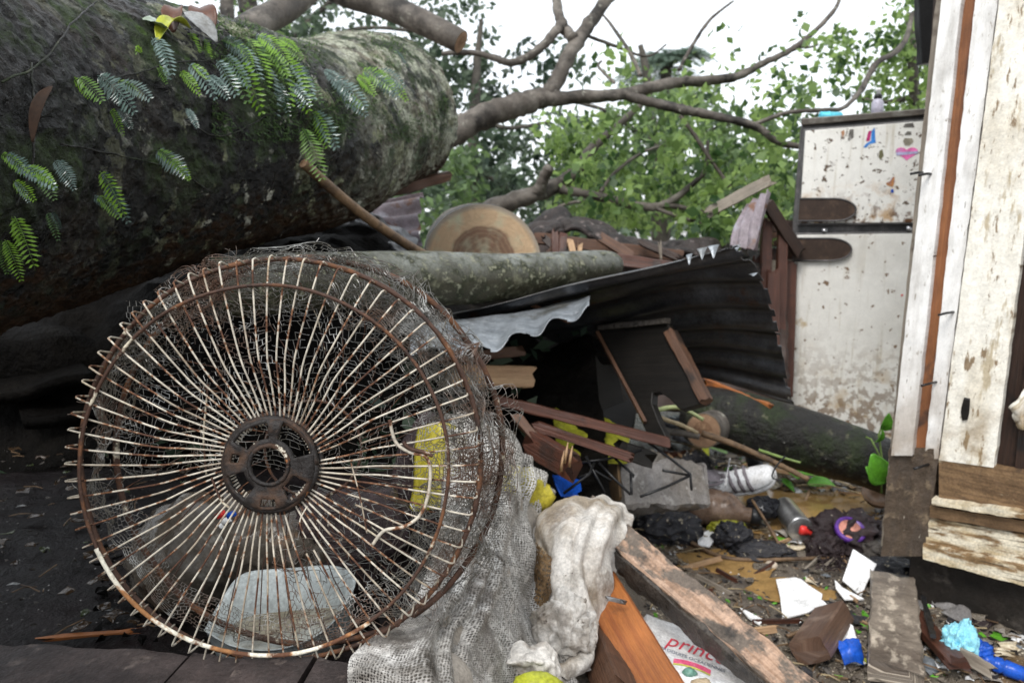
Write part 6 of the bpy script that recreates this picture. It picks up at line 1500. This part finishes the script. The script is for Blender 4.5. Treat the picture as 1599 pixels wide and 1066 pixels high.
mb = MB(); board(mb, bq1, bq1 + (bq1 - bq0) * .04, .125, .118, UPV * 1 + FWD * .35, rough=.004, seed=4, nl=4); mb.build('rim', GREYBOX, t)
mb = MB(); board(mb, bq0 + (bq1 - bq0) * -.03, bq0 + (bq1 - bq0) * .002, .10, .10, UPV * 1 + FWD * .35, rough=.003, seed=5, nl=3); mb.build('base', PLAIN('brown_base', (.16, .10, .05), .4), t)
t = T('wire_rack', 'bent black wire rack lying over the grey bin', 'rack', G(980, 770))
for k, pl_ in enumerate([[(905, 722, 1.86), (950, 716, 1.87), (1002, 702, 1.9)], [(1012, 690, 1.9), (1050, 718, 1.9), (1078, 740, 1.9), (1080, 765, 1.88)], [(1078, 742, 1.9), (1040, 760, 1.86), (1000, 775, 1.83)], [(935, 722, 1.86), (960, 748, 1.84), (985, 772, 1.82)], [(985, 740, 1.86), (986, 772, 1.83)],
        [(915, 712, 1.86), (945, 770, 1.82)], [(960, 715, 1.88), (990, 742, 1.86), (988, 745, 1.86)], [(1035, 734, 1.88), (1078, 742, 1.9)], [(905, 745, 1.84), (930, 735, 1.85), (955, 750, 1.84)], [(880, 770, 1.8), (920, 740, 1.83), (928, 722, 1.86)]]):
    mb = MB(); mb.tube([P(*q) for q in pl_], .0035, 7); mb.build('rod', BLACKMETAL, t)
rag('glossy black plastic film below the red brown boards', 930, 748, (.10, .06, .04), 55, PLAIN('glossy_black_film', (.012, .012, .015), .12), 'black_film', .10, .4, .5, 5, 'film')
rag('dark blue grey rag right of the wire rack', 1085, 775, (.055, .05, .07), 56, BLKCLOTH, lift=.10)
rag('pale blue grey plastic scraps heaped past the end of the boards', 1065, 702, (.11, .08, .05), 57, PLAIN('blue_grey_film', (.27, .29, .34), .3, (.12, .12, .13), 9), 'film_scraps', .10, .4, .6, 5, 'film')
rag('magenta scrap of cloth in front of the pink sawn branch', 1140, 706, (.055, .03, .02), 58, PLAIN('magenta_cloth', (.33, .05, .24), .6, (.5, .2, .45)), 'cloth_scrap', .04, cat='cloth scrap')
rag('lilac scrap of film beside the magenta scrap', 1172, 704, (.045, .03, .02), 59, PLAIN('lilac_film', (.48, .30, .52), .4), 'film_scrap', .04, cat='film')
rag('muddy silver packet below the black mossy log', 1258, 728, (.06, .04, .045), 60, PLAIN('silver_packet', (.34, .33, .33), .3, (.2, .17, .15)), 'packet', .03, cat='packet')
rag('pale blue plastic tag against the house post below the round leaf', 1376, 762, (.022, .02, .05), 61, PLAIN('pale_blue_plastic', (.30, .45, .62), .4), 'plastic_tag', .05, .1, .1, 3, 'tag')
t = T('brown_bowl', 'small brown bowl half sunk beside the house post', 'bowl', G(1368, 800)); c = G(1368, 797, .03)
mb = MB(); mb.lathe(c, c + V(-.1, -.3, .6).normalized() * .05, [(0, .02), (.4, .045), (1, .06), (.9, .053), (.3, .03)], 22); mb.build('bowl', PLAIN('brown_ceramic', (.20, .12, .07), .3), t)

# ------------------------------------------------------------------ sticks and stems
def stick(label, pts, r, mat, name='stick', cat='stick', group='sticks and stems across the mud'):
    q = crom(pts, len(pts) * 6); m = MB(); m.tube(q, [r * (1 - .25 * i / len(q)) for i in range(len(q))], 8, jit=.25, seed=len(pts)); return tag(m.build(name, mat), label, cat, group)
stick('long pale stick slanting from the sawn branch toward the green leaves', [P(1096, 676, 2.5), P(1150, 695, 2.48), P(1210, 722, 2.45), P(1262, 748, 2.42)], .0115, TWIG)
stick('curved dark root lying in front of the tumbler', [G(1062, 842, .02), G(1090, 862, .015), G(1130, 876, .012), G(1180, 882, .014), G(1240, 880, .016), G(1290, 880, .018), G(1318, 876, .012)], .008, TWIG)
stick('thin brown stick rising from the curved root to the bottle', [G(1225, 876, .02), G(1200, 850, .06), G(1172, 822, .10)], .006, TWIG)
stick('pale green stem lying highest right of the panel', [P(1025, 640, 2.6), P(1060, 636, 2.6), P(1098, 655, 2.55)], .009, PLAIN('pale_green_stem', (.36, .40, .18), .4))
stick('straight pale cane under the pale green stem', [P(1030, 652, 2.5), P(1065, 664, 2.5), P(1090, 676, 2.48)], .008, STRAW)
stick('thick pinkish branch end beside the pale cane', [P(1030, 672, 2.5), P(1065, 676, 2.5), P(1092, 682, 2.48)], .014, BARK_LIMB)
stick('fine green stem beyond the long pale stick', [P(1185, 702, 2.45), P(1215, 712, 2.45), P(1250, 722, 2.42)], .005, PLAIN('green_stem', (.20, .28, .08), .4))
stick('thin black wire hooped beside the long pale stick', [P(1226, 712, 2.38), P(1212, 728, 2.36), P(1206, 745, 2.34), P(1222, 750, 2.33)], .003, BLACKMETAL, 'wire', 'wire')
stick('grey wire standing up behind the sneaker', [P(1140, 715, 2.3), P(1136, 735, 2.3), P(1132, 760, 2.28)], .003, CHROME, 'wire', 'wire')
stick('dark twig lying in the mud below the china shards', [G(1228, 1005, .02), G(1262, 1000, .03), G(1290, 992, .035)], .006, TWIG)
rg = random.Random(8)
sgx = [(1150, 720, 1290, 742), (1120, 735, 1180, 745), (1190, 745, 1250, 770), (1060, 690, 1110, 700), (1240, 770, 1340, 780), (1260, 760, 1350, 765), (1030, 700, 1100, 715), (1200, 735, 1330, 770)]
slb = ['straw stem pointing at the round green leaf', 'short straw beside the silver can', 'straw crossing the green leaves', 'straw by the blue grey scraps', 'long reed along the ochre puddle', 'reed behind the ochre puddle near the bowl', 'straw above the wire rack end', 'long reed under the mossy log']
for (x0, y0, x1, y1), lb in zip(sgx, slb):
    stick(lb, [G(x0, y0, .03), G((x0 + x1) / 2, (y0 + y1) / 2, .045), G(x1, y1, .025)], .004, STRAW, 'straw', 'straw')
# fresh leaves and a small climbing plant
def gl(label, x0, y0, x1, y1, wd, mat, seed, l0=.03, l1=.03, up=V(0, -.4, 1)):
    return bigleaf('leaf', label, G(x0, y0, l0), G(x1, y1, l1), wd, mat, .12, .2, 'green leaves lying on the wreckage', up, seed)
gl('long green leaf drooping left over the puddle', 1245, 770, 1215, 745, .07, GLEAF, 1, .06, .05)
gl('broad green leaf just above the ochre puddle', 1232, 765, 1275, 758, .085, GLEAF, 2, .07, .04)
gl('tall translucent green leaf leaning on the mossy log', 1262, 755, 1295, 722, .10, YLEAF, 3, .06, .20, V(0, -1, .3))
gl('flat green leaf touching the puddle edge', 1260, 772, 1305, 768, .06, GLEAF, 4, .04, .02)
gl('small green leaf left of the long drooping leaf', 1215, 760, 1240, 776, .035, GLEAF, 5, .03, .02)
gl('yellow green curled leaf above the grey bin', 1070, 712, 1105, 740, .06, YLEAF, 6, .13, .08)
gl('second yellow green leaf folded beside the curled one', 1072, 728, 1090, 712, .05, YLEAF, 7, .13, .15)
gl('pale green crumpled leaf under the pink sawn branch', 1090, 715, 1135, 722, .07, PLAIN('pale_green_leaf', (.25, .40, .17), .4), 8, .06, .04)
pl_t = T('climbing_plant', 'small green climbing plant with round leaves against the left side of the house post', 'plant', G(1380, 755))
def pleaf(b_, t_, d, wd, seed):
    o = bigleaf('leaf', None, P(*b_, d), P(*t_, d - .03), wd, GLEAF, .15, .22, None, -FWD + RGT * (.3 * seed - .8), seed)
    o.parent = pl_t; o.location = o.location - wloc(pl_t)
    for k in ('label', 'category', 'group'):
        if k in o: del o[k]
pleaf((1386, 752), (1362, 708), 2.33, .085, 1); pleaf((1380, 672), (1388, 645), 2.4, .036, 2); pleaf((1366, 750), (1352, 728), 2.42, .045, 3); pleaf((1366, 690), (1378, 670), 2.42, .026, 4)
for q in ([(1376, 770, 2.4), (1378, 720, 2.4), (1372, 678, 2.42), (1384, 650, 2.4)], [(1378, 720, 2.4), (1360, 685, 2.44), (1352, 682, 2.45)]):
    mb = MB(); mb.tube([P(*z) for z in q], .003, 6); mb.build('stem', PLAIN('vine_stem', (.14, .22, .05), .5), pl_t)

# ------------------------------------------------------------------ loose litter nobody could count
def litter(name, regions, mat, seed, fn):
    rgl = random.Random(seed); mb = MB()
    for (x0, x1, y0, y1, n) in regions:
        for k in range(n):
            p = G(rgl.uniform(x0, x1), rgl.uniform(y0, y1)); fn(mb, p, rgl)
    return mb.build(name, mat, smooth=False, kind='stuff')
def chip(a, b):
    def f(mb, p, r):
        s = r.uniform(a, b); lump_v = []
        for k in range(6): lump_v.append(p + V(r.uniform(-1, 1), r.uniform(-1, 1), r.uniform(-.2, .8)) * s)
        mb.add(lump_v, [(0, 1, 2), (0, 2, 3), (1, 2, 4), (2, 3, 5), (0, 1, 3), (1, 4, 5), (3, 4, 5), (2, 4, 5)])
    return f
def straw(a, b, w_):
    def f(mb, p, r):
        an = r.uniform(0, 2 * PI); L = r.uniform(a, b); d = V(math.cos(an), math.sin(an), r.uniform(-.2, .35)) * L
        m = p + d * .5 + V(r.uniform(-1, 1), r.uniform(-1, 1), .5) * L * .12
        mb.tube([p + V(0, 0, .003), m + V(0, 0, .003), p + d + V(0, 0, .003)], w_, 4, cap=False)
    return f
RA = [(1000, 1400, 830, 1060, 1), (1050, 1400, 700, 830, 1)]
sc_ = lambda k: [(x0, x1, y0, y1, int(k * m_)) for (x0, x1, y0, y1), m_ in (((1000, 1420, 850, 1066), 1), ((1040, 1390, 690, 850), .8), ((960, 1100, 770, 860), .3), ((1380, 1599, 930, 1066), .35), ((940, 1200, 960, 1066), .2))]
litter('sand_grains', sc_(1500), PLAIN('pale_grain', (.50, .44, .34), .7), 1, chip(.0018, .0045))
litter('dark_crumbs', sc_(380), PLAIN('dark_crumb', (.022, .019, .018), .4), 2, chip(.004, .013))
litter('mud_crumbs', sc_(420), MUD, 3, chip(.006, .018))
litter('straw_bits', sc_(90), STRAW, 4, straw(.015, .07, .0016))
litter('dark_twig_bits', sc_(110), TWIG, 5, straw(.015, .08, .0020))
litter('leaf_bits', sc_(50), GLEAF, 6, chip(.004, .014))
litter('white_bits', sc_(90), PORC, 7, chip(.004, .012))
def film(a, b):
    def f(mb, p, r):
        s = r.uniform(a, b); an = r.uniform(0, 6.28); d = V(math.cos(an), math.sin(an), 0) * s; e = V(-d.y, d.x, 0) * r.uniform(.4, .9)
        j = lambda: V(r.uniform(-.3, .3), r.uniform(-.3, .3), r.uniform(-.1, .55)) * s
        sheet(mb, [[p + d * i + e * k + j() + V(0, 0, .004) for i in (-1, 0, 1)] for k in (-1, 0, 1)], 6, 6, .0012)
    return f
for k, (mt, n_, a_, b_) in enumerate(((PORC, .09, .006, .022), (GREYCLOTH, .10, .008, .03), (BLKCLOTH, .05, .012, .04), (PURCLOTH, .02, .012, .035), (MUD, .06, .012, .04), (TIN, .03, .01, .03), (PLAIN('pale_lilac_film', (.55, .45, .58), .4), .012, .008, .02), (GLEAF, .03, .008, .022), (YLEAF, .02, .008, .02), (GREYBOX, .06, .01, .035), (AQUA, .008, .006, .014), (CREAM_MUD, .05, .008, .03))):
    litter('film_scraps', [(x0, x1, y0, y1, max(1, int(n_ * m_))) for (x0, x1, y0, y1, m_) in ((1040, 1390, 690, 770, 380), (1080, 1400, 800, 860, 110), (1240, 1420, 900, 1066, 90), (1400, 1599, 950, 1066, 130), (960, 1100, 700, 820, 120))], mt, 40 + k, film(a_, b_))
def slat_(mb, p, r):
    an = r.uniform(0, 3.14); d = V(math.cos(an), math.sin(an), r.uniform(-.2, .3)) * r.uniform(.02, .06)
    board(mb, p - d + V(0, 0, .012), p + d + V(0, 0, .012), r.uniform(.008, .02), r.uniform(.004, .01), V(0, 0, 1), rough=.001, jag=.008, seed=r.randint(0, 99), nl=3)
for k, mt in enumerate((W_PALE, W_PALE, W_BROWN, GREYWOOD)):
    litter('wood_scraps', [(1050, 1390, 690, 780, 9), (1080, 1400, 780, 1000, 7), (940, 1100, 690, 760, 5)], mt, 60 + k, slat_)
def shag(mb, p, r):
    d = V(r.uniform(-1, 1), r.uniform(-1, .3), r.uniform(.1, 1)).normalized() * r.uniform(.012, .03)
    mb.tube([p + V(0, 0, .03), p + V(0, 0, .03) + d * .6, p + V(0, 0, .03) + d + V(r.uniform(-.01, .01), 0, -.006)], .0022, 4, cap=False)
litter('rag_threads', [(1275, 1385, 815, 905, 380)], PURCLOTH, 8, shag)

# grit, leaves and scraps on the dark slab as well
def slab_litter(name, mat, seed, n, fn, box=(-40, 330, 700, 985)):
    rgl = random.Random(seed); mb = MB()
    for k in range(n):
        p = on_plane_z(rgl.uniform(box[0], box[1]), rgl.uniform(box[2], box[3]), SZ + .012); fn(mb, p, rgl)
    mb.build(name, mat, smooth=False, kind='stuff')
slab_litter('sand_grains', PLAIN('slab_grit', (.34, .33, .32), .5), 1, 170, chip(.0008, .0022))
slab_litter('dark_crumbs', MUDCAKE, 2, 160, chip(.002, .007))
slab_litter('leaf_bits', PLAIN('wet_brown_leaf', (.045, .028, .016), .2), 3, 46, film(.004, .016))
slab_litter('leaf_bits', PLAIN('wet_olive_leaf', (.04, .05, .02), .2), 4, 20, film(.004, .014))
slab_litter('dark_twig_bits', TWIG, 5, 40, straw(.01, .05, .0011))
slab_litter('dark_crumbs', SHADESOIL, 6, 220, chip(.003, .012), (150, 640, 820, 1010))
slab_litter('film_scraps', BAGCLEAR, 7, 22, film(.006, .024), (300, 640, 780, 960))
